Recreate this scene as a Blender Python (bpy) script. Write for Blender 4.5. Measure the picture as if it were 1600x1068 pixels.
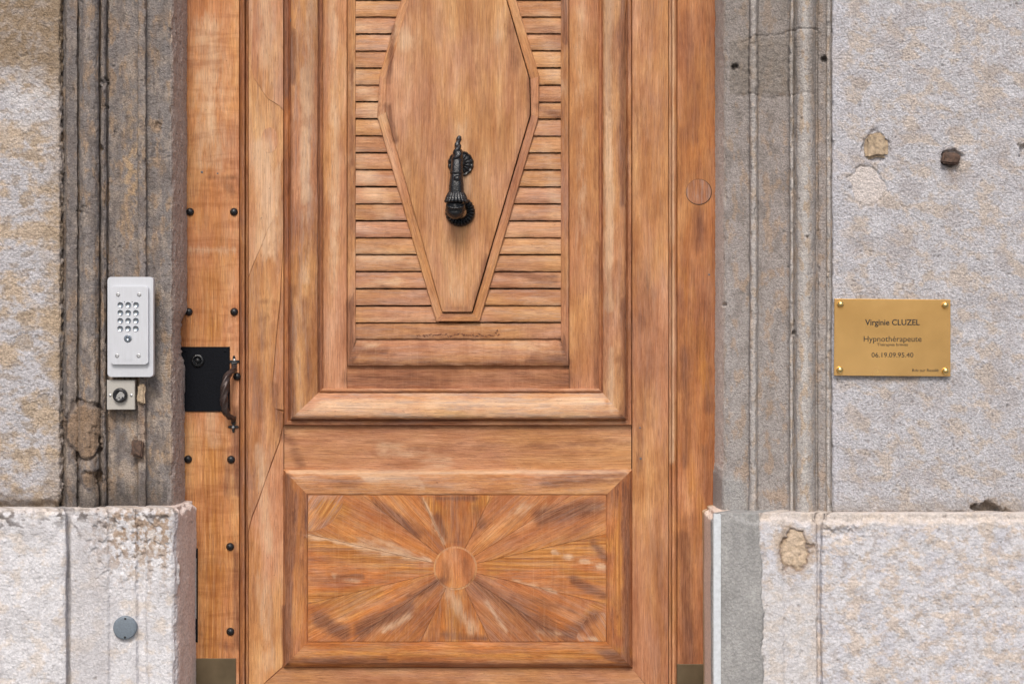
import bpy, bmesh, math, random
import numpy as np
from mathutils import Vector, Matrix

for o in list(bpy.data.objects):
    bpy.data.objects.remove(o)
scene = bpy.context.scene
COL = scene.collection
R = math.radians

# ------------------------------------------------------------------ camera, sky, sun, exposure
S = 0.00125            # metres per photo pixel on the wall face (y = 0)
D = 3.5                # camera distance from the wall face
ZC = 1.30              # camera height
cam = bpy.data.cameras.new('camera')
cam.sensor_width = 36.0
cam.lens = 36.0 * D / (1600 * S)
cam.clip_start = 0.05
cam.clip_end = 500
co = bpy.data.objects.new('camera', cam)
co.location = (0, -D, ZC)
co.rotation_euler = (R(90), 0, 0)
COL.objects.link(co)
scene.camera = co

SUN_EL, SUN_AZ = R(46), R(-5)      # azimuth from the camera's back, negative = from the left
world = bpy.data.worlds.new('World')
scene.world = world
world.use_nodes = True
wn = world.node_tree.nodes
sky = wn.new('ShaderNodeTexSky')
sky.sky_type = 'NISHITA'
sky.sun_disc = False
sky.sun_elevation = SUN_EL
sky.sun_rotation = R(180) - SUN_AZ
sky.air_density = 1.0
sky.dust_density = 4.0
sky.ozone_density = 1.0
world.node_tree.links.new(sky.outputs[0], wn['Background'].inputs[0])
wn['Background'].inputs[1].default_value = 0.092
sl = bpy.data.lights.new('sun', 'SUN')
sl.energy = 1.5
sl.angle = R(16)
sl.color = (1.0, 0.965, 0.93)
so = bpy.data.objects.new('sun', sl)
sd = Vector((math.sin(SUN_AZ) * math.cos(SUN_EL), -math.cos(SUN_AZ) * math.cos(SUN_EL), math.sin(SUN_EL)))
so.rotation_euler = sd.to_track_quat('Z', 'Y').to_euler()
so.location = (0, -4, 6)
COL.objects.link(so)
scene.view_settings.view_transform = 'Standard'
scene.view_settings.look = 'None'
scene.view_settings.gamma = 1.0
scene.view_settings.use_curve_mapping = False
scene.view_settings.exposure = 0.55


# ------------------------------------------------------------------ helpers
def P(px, py, y=0.0):
    k = (D + y) / D
    return Vector(((px - 800) * S * k, y, ZC + (534 - py) * S * k))


def link(name, me, mat=None, parent=None, loc=None, rot=None):
    o = bpy.data.objects.new(name, me)
    COL.objects.link(o)
    if mat is not None and me is not None:
        me.materials.append(mat)
    if loc is not None:
        o.location = loc
    if rot is not None:
        o.rotation_euler = rot
    if parent is not None:
        o.parent = parent
        bpy_par(o, parent)
    return o


def bpy_par(o, parent):
    # parents sit at a pure translation chain: keep world placement
    m = Matrix.Identity(4)
    p = parent
    chain = []
    while p is not None:
        chain.append(p)
        p = p.parent
    w = Matrix.Identity(4)
    for q in reversed(chain):
        w = w @ q.matrix_parent_inverse @ Matrix.LocRotScale(q.location, q.rotation_euler, q.scale)
    o.matrix_parent_inverse = w.inverted()


def tag(o, label=None, cat=None, group=None, kind=None):
    if label: o['label'] = label
    if cat: o['category'] = cat
    if group: o['group'] = group
    if kind: o['kind'] = kind
    return o


def empty(name, loc):
    o = bpy.data.objects.new(name, None)
    o.empty_display_size = 0.05
    o.location = loc
    COL.objects.link(o)
    return o


def bm_mesh(name, bm, smooth=False, angle=None):
    bmesh.ops.recalc_face_normals(bm, faces=bm.faces)
    me = bpy.data.meshes.new(name)
    if smooth:
        for f in bm.faces: f.smooth = True
        if angle:
            for e in bm.edges:
                if len(e.link_faces) == 2 and e.calc_face_angle(0) > angle:
                    e.smooth = False
    bm.to_mesh(me)
    bm.free()
    return me


# ------------------------------------------------------------------ numpy noise
def _perm(seed):
    rs = np.random.RandomState(seed)
    p = rs.permutation(256)
    g = rs.rand(256) * 2 * np.pi
    return np.concatenate([p, p]), np.cos(g), np.sin(g)


_PC = {}


def noise(x, y, seed=0):
    if seed not in _PC: _PC[seed] = _perm(seed)
    p, gx, gy = _PC[seed]
    x0 = np.floor(x).astype(np.int64); y0 = np.floor(y).astype(np.int64)
    fx = x - x0; fy = y - y0
    u = fx * fx * fx * (fx * (fx * 6 - 15) + 10); v = fy * fy * fy * (fy * (fy * 6 - 15) + 10)

    def g(ix, iy, dx, dy):
        h = p[(p[ix & 255] + iy) & 255]
        return gx[h] * dx + gy[h] * dy
    a = g(x0, y0, fx, fy); b = g(x0 + 1, y0, fx - 1, fy)
    c = g(x0, y0 + 1, fx, fy - 1); d = g(x0 + 1, y0 + 1, fx - 1, fy - 1)
    return 1.5 * ((a * (1 - u) + b * u) * (1 - v) + (c * (1 - u) + d * u) * v)


def fbm(x, y, seed=0, octv=4, gain=0.5):
    s = 0; a = 1.0; f = 1.0
    for i in range(octv):
        s = s + a * noise(x * f, y * f, seed + i * 7)
        a *= gain; f *= 2.03
    return s


def sst(a, b, x):
    t = np.clip((x - a) / (b - a), 0, 1)
    return t * t * (3 - 2 * t)


def mixc(c, col, m):
    return c * (1 - m[..., None]) + np.array(col)[None, None, :] * m[..., None]


def seg_dist(PX, PY, pts):
    d = np.full(PX.shape, 1e9)
    for (x0, y0), (x1, y1) in zip(pts[:-1], pts[1:]):
        dx, dy = x1 - x0, y1 - y0
        t = np.clip(((PX - x0) * dx + (PY - y0) * dy) / (dx * dx + dy * dy), 0, 1)
        d = np.minimum(d, np.hypot(PX - x0 - t * dx, PY - y0 - t * dy))
    return d


# ------------------------------------------------------------------ material builder
class NT:
    def __init__(self, name):
        self.m = bpy.data.materials.new(name)
        self.m.use_nodes = True
        self.t = self.m.node_tree
        self.b = self.t.nodes['Principled BSDF']

    def n(self, typ, ins=None, **kw):
        nd = self.t.nodes.new(typ)
        for k, v in kw.items(): setattr(nd, k, v)
        if ins:
            for k, v in ins.items(): self.set(nd.inputs[k], v)
        return nd

    def set(self, sock, v):
        if isinstance(v, bpy.types.NodeSocket):
            self.t.links.new(v, sock)
        else:
            if hasattr(sock, 'default_value') and hasattr(sock.default_value, '__len__') and not hasattr(v, '__len__'):
                v = [v] * len(sock.default_value)
            if hasattr(v, '__len__') and hasattr(sock.default_value, '__len__') and len(v) == 3 and len(sock.default_value) == 4:
                v = (*v, 1)
            sock.default_value = v

    def math(self, op, a, b=0.0, c=0.0, clamp=False):
        nd = self.n('ShaderNodeMath', {0: a, 1: b, 2: c}, operation=op)
        nd.use_clamp = clamp
        return nd.outputs[0]

    def vmul(self, a, b):
        return self.n('ShaderNodeVectorMath', {0: a, 1: b}, operation='MULTIPLY').outputs[0]

    def vadd(self, a, b):
        return self.n('ShaderNodeVectorMath', {0: a, 1: b}, operation='ADD').outputs[0]

    def noise(self, vec, scale=1.0, detail=3, rough=0.5, dist=0.0):
        return self.n('ShaderNodeTexNoise', {'Vector': vec, 'Scale': scale, 'Detail': detail, 'Roughness': rough, 'Distortion': dist}).outputs[0]

    def ss(self, x, a, b, lo=0.0, hi=1.0):
        return self.n('ShaderNodeMapRange', {0: x, 1: a, 2: b, 3: lo, 4: hi}, interpolation_type='SMOOTHSTEP').outputs[0]

    def mix(self, f, a, b, blend='MIX'):
        nd = self.n('ShaderNodeMix', data_type='RGBA', blend_type=blend)
        self.set(nd.inputs[0], f); self.set(nd.inputs[6], a); self.set(nd.inputs[7], b)
        return nd.outputs[2]

    def attr(self, name, typ='GEOMETRY', out=2):
        return self.n('ShaderNodeAttribute', attribute_name=name, attribute_type=typ).outputs[out]

    def bump(self, h, dist=0.001, strength=1.0, normal=None):
        ins = {'Height': h, 'Distance': dist, 'Strength': strength}
        if normal is not None: ins['Normal'] = normal
        return self.n('ShaderNodeBump', ins).outputs[0]

    def out(self, **kw):
        for k, v in kw.items():
            self.set(self.b.inputs[k.replace('_', ' ')], v)
        return self.m


def wood_material():
    t = NT('weathered_walnut')
    tc = t.n('ShaderNodeTexCoord').outputs['Object']
    geo = t.n('ShaderNodeNewGeometry').outputs['Position']
    rnd = t.n('ShaderNodeObjectInfo').outputs['Random']
    off = t.vmul(t.n('ShaderNodeCombineXYZ', {0: rnd, 1: t.math('MULTIPLY', rnd, 7.3), 2: t.math('MULTIPLY', rnd, 3.7)}).outputs[0], (31.0, 31.0, 31.0))
    p = t.vadd(tc, off)
    warp = t.noise(t.vmul(p, (6, 6, 1.6)), 1.0, 2)
    pw = t.vadd(p, t.vmul(t.n('ShaderNodeCombineXYZ', {0: t.math('SUBTRACT', warp, .5), 1: 0.0, 2: 0.0}).outputs[0], (.035, 1, 1)))
    n1 = t.noise(t.vmul(pw, (30, 30, 1.1)), 1.0, 4, .6, .2)
    n2 = t.noise(t.vmul(pw, (210, 210, 3.2)), 1.0, 4, .6)
    n3 = t.noise(t.vmul(pw, (1000, 1000, 22)), 1.0, 3, .65)
    blot = t.noise(t.vmul(p, (10, 10, 5.0)), 1.0, 7, .66, .5)
    blot2 = t.noise(t.vadd(t.vmul(p, (34, 34, 10)), (9.1, 3, 4)), 1.0, 7, .70, .2)
    pale = t.noise(t.vadd(t.vmul(p, (20, 20, 6)), (3.7, 8, 1)), 1.0, 7, .68, .3)
    hue = t.noise(t.vadd(t.vmul(p, (8, 8, 3)), (13.7, 8, 21)), 1.0, 5, .6, .2)
    gry = t.noise(t.vadd(t.vmul(p, (95, 95, 9)), (1, 2, 3)), 1.0, 7, .75)
    iso = t.noise(t.vmul(p, (260, 260, 170)), 1.0, 4, .7)
    cross = t.noise(t.vmul(p, (9, 9, 48)), 1.0, 6, .62, .6)
    pore = t.noise(t.vmul(pw, (820, 820, 45)), 1.0, 2, .5)
    wash = t.noise(t.vmul(geo, (300, 40, 9)), 1.0, 4, .65)
    tone = t.attr('tone', 'OBJECT'); stain = t.attr('stain', 'OBJECT')
    grey = t.attr('grey', 'OBJECT'); orange = t.attr('orange', 'OBJECT'); drip = t.attr('drip', 'OBJECT')
    g = t.math('ADD', t.math('MULTIPLY', n1, .32), t.math('ADD', t.math('MULTIPLY', n2, .15), t.math('ADD', t.math('MULTIPLY', n3, .16), t.math('MULTIPLY', pale, .60))))
    g = t.math('ADD', g, t.math('MULTIPLY', tone, .17))
    ramp = t.n('ShaderNodeValToRGB', {0: t.math('SUBTRACT', g, .098)})
    cr = ramp.color_ramp
    cr.elements[0].position = .28; cr.elements[0].color = (.195, .076, .032, 1)
    cr.elements[1].position = .72; cr.elements[1].color = (.72, .45, .245, 1)
    e = cr.elements.new(.41); e.color = (.38, .165, .069, 1)
    e = cr.elements.new(.54); e.color = (.525, .268, .125, 1)
    c = ramp.outputs[0]
    # natural hue drift: golden to pinkish brown
    c = t.mix(t.ss(hue, .38, .62), t.mix(1.0, c, (1.0, .95, 1.10), 'MULTIPLY'), t.mix(1.0, c, (1.03, 1.0, .86), 'MULTIPLY'))
    c = t.mix(t.math('MULTIPLY', orange, t.ss(blot2, .36, .60, .35, 1.0)), c, t.mix(1.0, c, (1.06, .72, .32), 'MULTIPLY'))
    # old varnish left in purple-brown patches, feathered along the grain
    fs = t.math('ADD', t.math('MULTIPLY', t.ss(blot, .42, .64), .62), t.math('MULTIPLY', t.ss(blot2, .48, .64), .42))
    fs = t.math('MULTIPLY', fs, t.ss(n2, .34, .62, .5, 1.15))
    fs = t.math('MULTIPLY', stain, fs, clamp=True)
    pat = t.n('ShaderNodeSeparateColor', {0: t.attr('patina_shading', out=0)})  # varnish, wear and orange masks, with some edge light and shade painted in
    grainy = t.math('ADD', t.math('MULTIPLY', t.math('SUBTRACT', blot2, .5), 1.9), t.math('ADD', t.math('MULTIPLY', t.math('SUBTRACT', n2, .5), .7), t.math('MULTIPLY', t.math('SUBTRACT', n3, .5), .5)))
    fd = t.ss(t.math('ADD', pat.outputs[0], t.math('MULTIPLY', grainy, t.ss(pat.outputs[0], .0, .25))), .0, .88, 0, .88)
    fl = t.ss(t.math('SUBTRACT', pat.outputs[1], t.math('MULTIPLY', grainy, t.ss(pat.outputs[1], .0, .25))), .05, .70, 0, .82)
    fo = t.ss(t.math('SUBTRACT', pat.outputs[2], t.math('MULTIPLY', grainy, t.ss(pat.outputs[2], .0, .25))), .05, .75, 0, .9)
    c = t.mix(fo, c, t.mix(t.ss(n2, .35, .65), (.36, .125, .024), (.64, .285, .07)))
    c = t.mix(fl, c, t.mix(t.ss(n2, .3, .7), (.60, .36, .20), (.78, .53, .34)))
    fs = t.math('MAXIMUM', fs, fd)
    c = t.mix(fs, c, t.mix(t.ss(n3, .35, .65), (.135, .046, .022), (.27, .112, .055)))
    c = t.mix(t.math('MULTIPLY', grey, t.ss(gry, .46, .62, 0, .62), clamp=True), c, (.37, .29, .255))
    c = t.mix(t.math('MULTIPLY', drip, t.ss(cross, .44, .66), clamp=True), c, t.mix(1.0, c, (.62, .46, .38), 'MULTIPLY'))
    c = t.mix(t.math('MULTIPLY', drip, t.ss(wash, .52, .70, 0, .5), clamp=True), c, (.66, .41, .22))
    c = t.mix(t.ss(iso, .64, .72, 0, .6), c, (.11, .05, .033))
    c = t.mix(t.ss(pore, .60, .70, 0, .42), c, (.13, .055, .03))
    fib = t.ss(n3, .32, .68, .84, 1.12)
    c = t.mix(1.0, c, t.n('ShaderNodeCombineColor', {0: fib, 1: fib, 2: fib}).outputs[0], 'MULTIPLY')
    h = t.math('ADD', t.math('MULTIPLY', n3, .6), t.math('ADD', t.math('MULTIPLY', n2, .45), t.math('ADD', t.math('MULTIPLY', blot2, .8), t.math('MULTIPLY', iso, .5))))
    bp = t.bump(h, .0020, .85)
    ro = t.math('ADD', t.ss(blot2, .3, .7, .46, .66), t.math('MULTIPLY', n3, .1))
    return t.out(Base_Color=c, Roughness=ro, Normal=bp, Specular_IOR_Level=.3)


def stone_material(name, bscale=1.0, fine=1.0, con=1.0):
    t = NT(name)
    tc = t.n('ShaderNodeTexCoord').outputs['Object']
    c = t.attr('tint', out=0)
    wv = t.n('ShaderNodeTexNoise', {'Vector': tc, 'Scale': 150.0, 'Detail': 2.0}).outputs[1]
    tw = t.vadd(tc, t.vmul(wv, (.006, .006, .006)))
    f1 = t.noise(tc, 430 * bscale, 4, .7)
    f2 = t.noise(tc, 1100, 2, .6)
    f3 = t.noise(tc, 130, 4, .6)
    vo = t.n('ShaderNodeTexVoronoi', {'Vector': tw, 'Scale': 230.0 * bscale}, feature='F1').outputs[0]
    cell = t.ss(vo, .25, .75)
    v = t.math('ADD', t.ss(f1, .3, .7, 1 - .20 * con, 1 + .18 * con), t.ss(f3, .3, .7, -.09, .09))
    v = t.math('MULTIPLY', v, t.math('SUBTRACT', 1 + .10 * con, t.math('MULTIPLY', cell, .26 * con)))
    c = t.mix(1.0, c, t.n('ShaderNodeCombineColor', {0: v, 1: v, 2: v}).outputs[0], 'MULTIPLY')
    c = t.mix(t.ss(f2, .62, .74, 0, .5), c, (.11, .09, .08))
    f4 = t.noise(tc, 300, 3, .7)
    c = t.mix(t.ss(f4, .64, .72, 0, .55 * con), c, (.13, .11, .10))
    h = t.math('ADD', t.math('ADD', f1, t.math('MULTIPLY', f2, .35)), t.math('MULTIPLY', vo, -.75))
    return t.out(Base_Color=c, Roughness=.9, Specular_IOR_Level=.2, Normal=t.bump(h, .0032 * fine, .85))


def metal(name, col, rough=.4, metallic=1.0, bump=0.0, bscale=300, var=.15, spec=.5, aniso=None):
    t = NT(name)
    tc = t.n('ShaderNodeTexCoord').outputs['Object']
    n = t.noise(tc if aniso is None else t.vmul(tc, aniso), bscale, 4, .6)
    v = t.ss(n, .3, .7, 1 - var, 1 + var * .5)
    c = t.mix(1.0, (*col, 1), t.n('ShaderNodeCombineColor', {0: v, 1: v, 2: v}).outputs[0], 'MULTIPLY')
    kw = dict(Base_Color=c, Metallic=metallic, Roughness=t.ss(n, .3, .7, rough * .8, min(1, rough * 1.25)), Specular_IOR_Level=spec)
    if bump: kw['Normal'] = t.bump(n, bump, .7)
    return t.out(**kw)


WOOD = wood_material()
STONE = stone_material('bush_hammered_limestone', 1.0, 1.0, .8)
STONE_P = stone_material('dressed_plinth_limestone', .8, .5, .5)
STONE_F = stone_material('fine_grained_limestone', 1.3, .7)
IRON = metal('black_painted_iron', (.006, .007, .010), .55, .0, .0006, 260, .4, .10)
CAST = metal('black_cast_iron', (.008, .009, .011), .27, .0, .0016, 330, .4, .55)
BRONZE = metal('brown_patinated_iron', (.065, .045, .04), .34, .4, .0006, 350, .3)
ALU = metal('brushed_aluminium', (.60, .62, .66), .42, .35, .0, 500, .04, .5, (1, 1, .05))
ALU_D = metal('satin_steel', (.50, .50, .50), .32, .8, .0, 300, .1)
KEYM = metal('polished_steel_key', (.42, .46, .50), .22, 1.0, .0, 300, .05)
BEIGE = metal('beige_anodised_plate', (.47, .45, .41), .5, .3, .0, 500, .1)
BRASS = metal('brushed_brass', (.76, .48, .19), .22, .85, .0, 6, .07)
BRASS_P = metal('polished_brass', (.86, .62, .25), .16, 1.0, .0, 200, .05)
KICK = metal('tarnished_brass', (.16, .12, .07), .4, .6, .0, 14, .2)
BLACKP = metal('black_plastic', (.016, .016, .018), .28, .0, .0, 200, .2)
INK = metal('engraved_black_ink', (.022, .016, .012), .5, .0)
GREYP = metal('grey_plastic', (.165, .20, .235), .45, .0, .0003, 300, .15)
NAIL = metal('dull_grey_nail', (.16, .14, .14), .55, .3, .0, 300, .4)
RUST = metal('rusty_iron', (.115, .07, .05), .8, .0, .003, 160, .5)
PEG = metal('old_wooden_peg', (.45, .345, .235), .85, .0, .003, 140, .45)
MORTAR = metal('pale_mortar', (.62, .55, .50), .95, .0, .002, 260, .15)
PVC = metal('painted_white_strip', (.60, .635, .66), .5, .0, .0006, 120, .12)
DARKWOOD = metal('dark_core_wood', (.05, .025, .014), .8, .0)
PAVE = metal('pavement_asphalt', (.20, .195, .19), .9, .0, .004, 90, .3)

# ------------------------------------------------------------------ the setting
bm = bmesh.new()
bmesh.ops.create_grid(bm, x_segments=8, y_segments=8, size=60)
pv = link('pavement', bm_mesh('pavement', bm), PAVE, None, (0, -50, 0))
tag(pv, 'grey street pavement in front of the doorway', kind='structure')

FINE = 1.45


def rows(py0, py1, fine=FINE, lo=-25, hi=1095):
    out = [py0]
    while out[-1] < py1:
        p = out[-1]
        out.append(min(py1, p + (fine if lo <= p <= hi else 28)))
    return np.array(out)


def path_px(pts, fine=FINE, lo=-25, hi=1625):
    out = [pts[0]]
    for (x0, y0), (x1, y1) in zip(pts[:-1], pts[1:]):
        L = math.hypot(x1 - x0, (y1 - y0) / S)
        n = 1
        if L > fine:
            if min(x0, x1) >= lo - 1 and max(x0, x1) <= hi + 1: n = math.ceil(L / fine)
            else: n = math.ceil(L / 30)
        for i in range(1, n + 1):
            f = i / n
            out.append((x0 + (x1 - x0) * f, y0 + (y1 - y0) * f))
    return np.array(out)


def sweep(name, pts, py0, py1, disp, tint, mat, parent, cap_top=None, cap_bottom=None, chip=.0026):
    """A stone body: a plan profile (photo px, depth) run vertically, carved by disp, coloured by tint."""
    pp = path_px(pts)
    ry = rows(py0, py1)
    k = (D + pp[:, 1]) / D
    X = (pp[:, 0] - 800) * S * k
    Y = pp[:, 1].copy()
    tx = np.gradient(X); ty = np.gradient(Y)
    L = np.hypot(tx, ty) + 1e-12
    nx, ny = ty / L, -tx / L
    PX, PY = np.meshgrid(pp[:, 0], ry)
    YY = np.broadcast_to(Y, PX.shape)
    s = np.concatenate([[0], np.cumsum(np.hypot(np.diff(X), np.diff(Y)))]) / S
    SS = np.broadcast_to(s + pp[0, 0], PX.shape)
    d = disp(PX, PY, YY, SS)
    # worn arrises: chips bite where the plan turns convex
    th = np.unwrap(np.arctan2(ty, tx))
    cvx = np.clip(np.gradient(th), 0, 1.2)
    cv = np.array([np.sum(cvx * np.exp(-((s - q_) / 2.6) ** 2)) for q_ in s])
    cv = np.clip(cv, 0, 1.5) * (np.abs(pp[:, 1]) < .06)
    d = d - chip * cv[None, :] * (np.clip(fbm(SS / 24, PY / 38, 201, 5, .62) + .05, 0, 1) + .9 * sst(.38, .7, fbm(SS / 40, PY / 30, 207, 4)))
    sway = .0007 * fbm(PY / 140, PY * 0 + .3, 211, 3)
    col = np.clip(tint(PX, PY, YY, SS, d), 0.01, .9)
    VX = X[None, :] + nx[None, :] * d + (sway if chip else 0)
    VY = Y[None, :] + ny[None, :] * d
    VZ = ZC + (534 - PY) * S * np.ones_like(VX)

    def cap(rowi, step, zsgn):
        bx, by, bz = VX[rowi], VY[rowi], VZ[rowi]
        (cx, cy, cz), (ex, ey, ez) = step
        r1 = (bx + cx, by + cy, bz + cz); r2 = (bx + ex, by + ey, bz + ez)
        return r1, r2
    if cap_top:
        r1, r2 = cap(0, cap_top, 1)
        VX = np.vstack([r2[0], r1[0], VX]); VY = np.vstack([r2[1], r1[1], VY]); VZ = np.vstack([r2[2], r1[2], VZ])
        col = np.concatenate([col[:1], col[:1], col])
    if cap_bottom:
        r1, r2 = cap(-1, cap_bottom, -1)
        VX = np.vstack([VX, r1[0], r2[0]]); VY = np.vstack([VY, r1[1], r2[1]]); VZ = np.vstack([VZ, r1[2], r2[2]])
        col = np.concatenate([col, col[-1:], col[-1:]])
    nr, nc = VX.shape
    me = bpy.data.meshes.new(name)
    co_ = np.stack([VX, VY, VZ], -1).reshape(-1, 3)
    loc = co_.mean(0)
    me.vertices.add(nr * nc)
    me.vertices.foreach_set('co', (co_ - loc).astype(np.float32).ravel())
    i = np.arange((nr - 1) * nc).reshape(nr - 1, nc)[:, :-1]
    q = np.stack([i, i + nc, i + nc + 1, i + 1], -1).reshape(-1, 4)
    nf = len(q)
    me.loops.add(nf * 4)
    me.loops.foreach_set('vertex_index', q.ravel().astype(np.int32))
    me.polygons.add(nf)
    me.polygons.foreach_set('loop_start', np.arange(0, nf * 4, 4, dtype=np.int32))
    me.polygons.foreach_set('use_smooth', np.ones(nf, dtype=bool))
    me.update()
    a = me.attributes.new('tint', 'FLOAT_COLOR', 'POINT')
    cc = np.concatenate([col.reshape(-1, 3), np.ones((nr * nc, 1))], 1)
    a.data.foreach_set('color', cc.astype(np.float32).ravel())
    return link(name, me, mat, parent, Vector(loc))


def hammer(SS, PY, seed, wl=7.0, amp=.0009):
    """bush-hammered tooling: short ridges and pits"""
    a = noise(SS / wl + .6 * noise(SS / 31, PY / 31, seed + 50), PY / wl, seed)
    b = noise(SS / (wl * .55), PY / (wl * .55), seed + 1)
    c = fbm(SS / 40, PY / 40, seed + 2, 3)
    return amp * ((.5 - np.abs(a)) * 1.3 + .8 * b + .55 * c)


def blob(PX, PY, cx, cy, rx, ry, seed=0, rag=.25):
    m = (rx + ry) / 2
    w1 = fbm(PX / m + seed * 3.1, PY / m, seed % 97, 4, .6); w2 = fbm(PX / m, PY / m + seed * 1.7, (seed + 11) % 97, 4, .6)
    return np.hypot((PX - cx) / rx + 1.5 * rag * w1, (PY - cy) / ry + 1.5 * rag * w2)


def pits(SS, PY, seed, wl, thr):
    """scattered hollows, 0..1"""
    return sst(thr, thr + .25, fbm(SS / wl, PY / wl, seed, 2))


JL, JR = 793, 806      # joints above the plinths (photo rows)

# ---------------- left wall
wall_l = empty('stone_wall', (-.95, .05, 0))
tag(wall_l, 'weathered limestone wall and moulded jamb left of the door, carrying the keypad', 'stone wall')
PLUGS_L = [(40, 97, 11, 1), (52, 217, 12, 2), (40, 313, 12, 3), (47, 492, 8, 4), (37, 536, 13, 5), (47, 640, 12, 6), (68, 628, 10, 7)]


def d_ashlar_l(PX, PY, Y, SS):
    d = hammer(SS, PY, 11, 7.5, .0012) + .0022 * fbm(SS / 70, PY / 70, 15, 3)
    e = sst(91, 100, PX)
    d -= e * (.003 + .006 * np.clip(fbm(PX / 9, PY / 14, 19, 3) + .3, 0, 1))
    for cx, cy, r, s in PLUGS_L:
        b = blob(PX, PY, cx, cy, r, r * 1.1, s, .2)
        d -= .0018 * np.exp(-((b - 1) / .16) ** 2) + .0012 * (1 - sst(.85, 1.05, b))
    d -= .012 * sst(JL - 14, JL, PY + 6 * fbm(PX / 22, PY / 60, 21, 3))
    return d


def t_ashlar_l(PX, PY, Y, SS, d):
    c = np.zeros(PX.shape + (3,)) + np.array((.56, .54, .555))
    o = fbm(PX / 70, PY / 48, 31, 5, .6)
    och = sst(-.3, .55, o + .28 * fbm(PX / 9, PY / 9, 37, 3))
    c = mixc(c, (.545, .405, .265), och * .78)
    c = mixc(c, (.36, .285, .215), sst(.1, .6, fbm(PX / 30, PY / 18, 33, 5, .65)) * .6)
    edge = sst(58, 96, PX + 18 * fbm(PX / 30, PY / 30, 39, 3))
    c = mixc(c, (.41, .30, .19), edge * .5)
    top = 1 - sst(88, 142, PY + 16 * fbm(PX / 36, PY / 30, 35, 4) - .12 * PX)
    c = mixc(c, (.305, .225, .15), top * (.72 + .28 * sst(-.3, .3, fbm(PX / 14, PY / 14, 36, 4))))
    wh = np.exp(-((PX - 40) / 48) ** 2 - ((PY - 165) / 40) ** 2) * sst(-.4, .3, fbm(PX / 24, PY / 18, 42, 4))
    c = mixc(c, (.66, .635, .635), np.clip(wh * 1.1, 0, .9))
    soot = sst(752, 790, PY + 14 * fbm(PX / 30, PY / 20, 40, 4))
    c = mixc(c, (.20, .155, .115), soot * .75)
    for cx, cy, r, s in PLUGS_L:
        b = blob(PX, PY, cx, cy, r, r * 1.1, s, .2)
        c = mixc(c, (.44, .345, .25), (b < 1) * .6)
    pit = pits(SS, PY, 44, 8, .5)
    c = mixc(c, (.20, .16, .13), pit * .5)
    return c


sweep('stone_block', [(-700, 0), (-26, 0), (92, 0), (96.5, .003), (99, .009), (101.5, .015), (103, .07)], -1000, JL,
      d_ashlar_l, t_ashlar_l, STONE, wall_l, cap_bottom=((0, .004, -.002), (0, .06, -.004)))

PROF_L = [(94, .10), (95, .015), (101.5, .013), (103, .008), (104.5, .004), (120.5, .005), (121.5, .013), (123.5, .013), (125, .004), (131, -.003),
          (139, -.005), (148, -.003), (154, .004), (155.5, .017), (157, .017), (158.2, .009), (162, .005), (165.5, .009),
          (166.5, .021), (168.5, .021), (170, .017), (190, .023), (211, .021), (215, .020), (216.5, .013), (227.5, .013),
          (229, .023), (231, .024), (268, .024), (270.5, .027), (272, .034), (286, .105), (293.5, .158), (294.5, .19)]
PROF_L = [(x, y * 1.45 if y < .03 else y + (.012 if y < .05 else 0)) for x, y in PROF_L]
NOTCH = [(484, 0), (494, 7), (505, 10.5), (520, 10.5), (532, 9), (545, 10), (558, 7), (575, 2.2), (600, 2.2), (640, 3), (720, 3.5), (800, 3)]


def d_jamb_l(PX, PY, Y, SS):
    wear = .7 + .6 * sst(-.2, .4, fbm(SS / 60, PY / 90, 51, 3))
    d = hammer(SS, PY, 53, 6.5, .0007) * wear + .0012 * fbm(SS / 16, PY / 22, 55, 4)
    d -= .0022 * pits(SS, PY, 57, 8, .72)
    for cx, cy, r, q in ((163, 128, 7, .006), (246, 192, 7, .005), (281, 231, 5, .006), (245, 235, 12, .002), (130, 330, 9, .003), (165, 165, 6, .004)):
        b = blob(SS if cx > 270 else PX, PY, cx, cy, r * 1.1, r, int(cx), .4)
        d -= q * (1 - sst(.6, 1.1, b))
    rv = sst(.03, .16, Y) * (PX > 268)
    nt = np.interp(PY, [a for a, b in NOTCH], [b for a, b in NOTCH])
    d -= rv * nt * S * (1 + .25 * noise(PY / 7, PY * 0, 59))
    ar = np.exp(-((PX - 271) / 2.2) ** 2) * (Y < .05)
    d -= ar * .002 * np.clip(fbm(PX / 20, PY / 34, 61, 5, .6) + .35, 0, 1.3)
    # patched and spalled zone low on the jamb
    b = blob(PX, PY, 132, 672, 30, 48, 4, .12)
    d += .003 * (1 - sst(.85, 1.0, b)) - .004 * np.exp(-((b - 1) / .07) ** 2)
    b = blob(PX, PY, 143, 748, 18, 15, 8, .3)
    d -= .007 * (1 - sst(.6, 1.05, b))
    b = blob(PX, PY, 147, 690, 9, 24, 12, .3)
    d -= .004 * (1 - sst(.6, 1.05, b))
    return d


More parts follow.
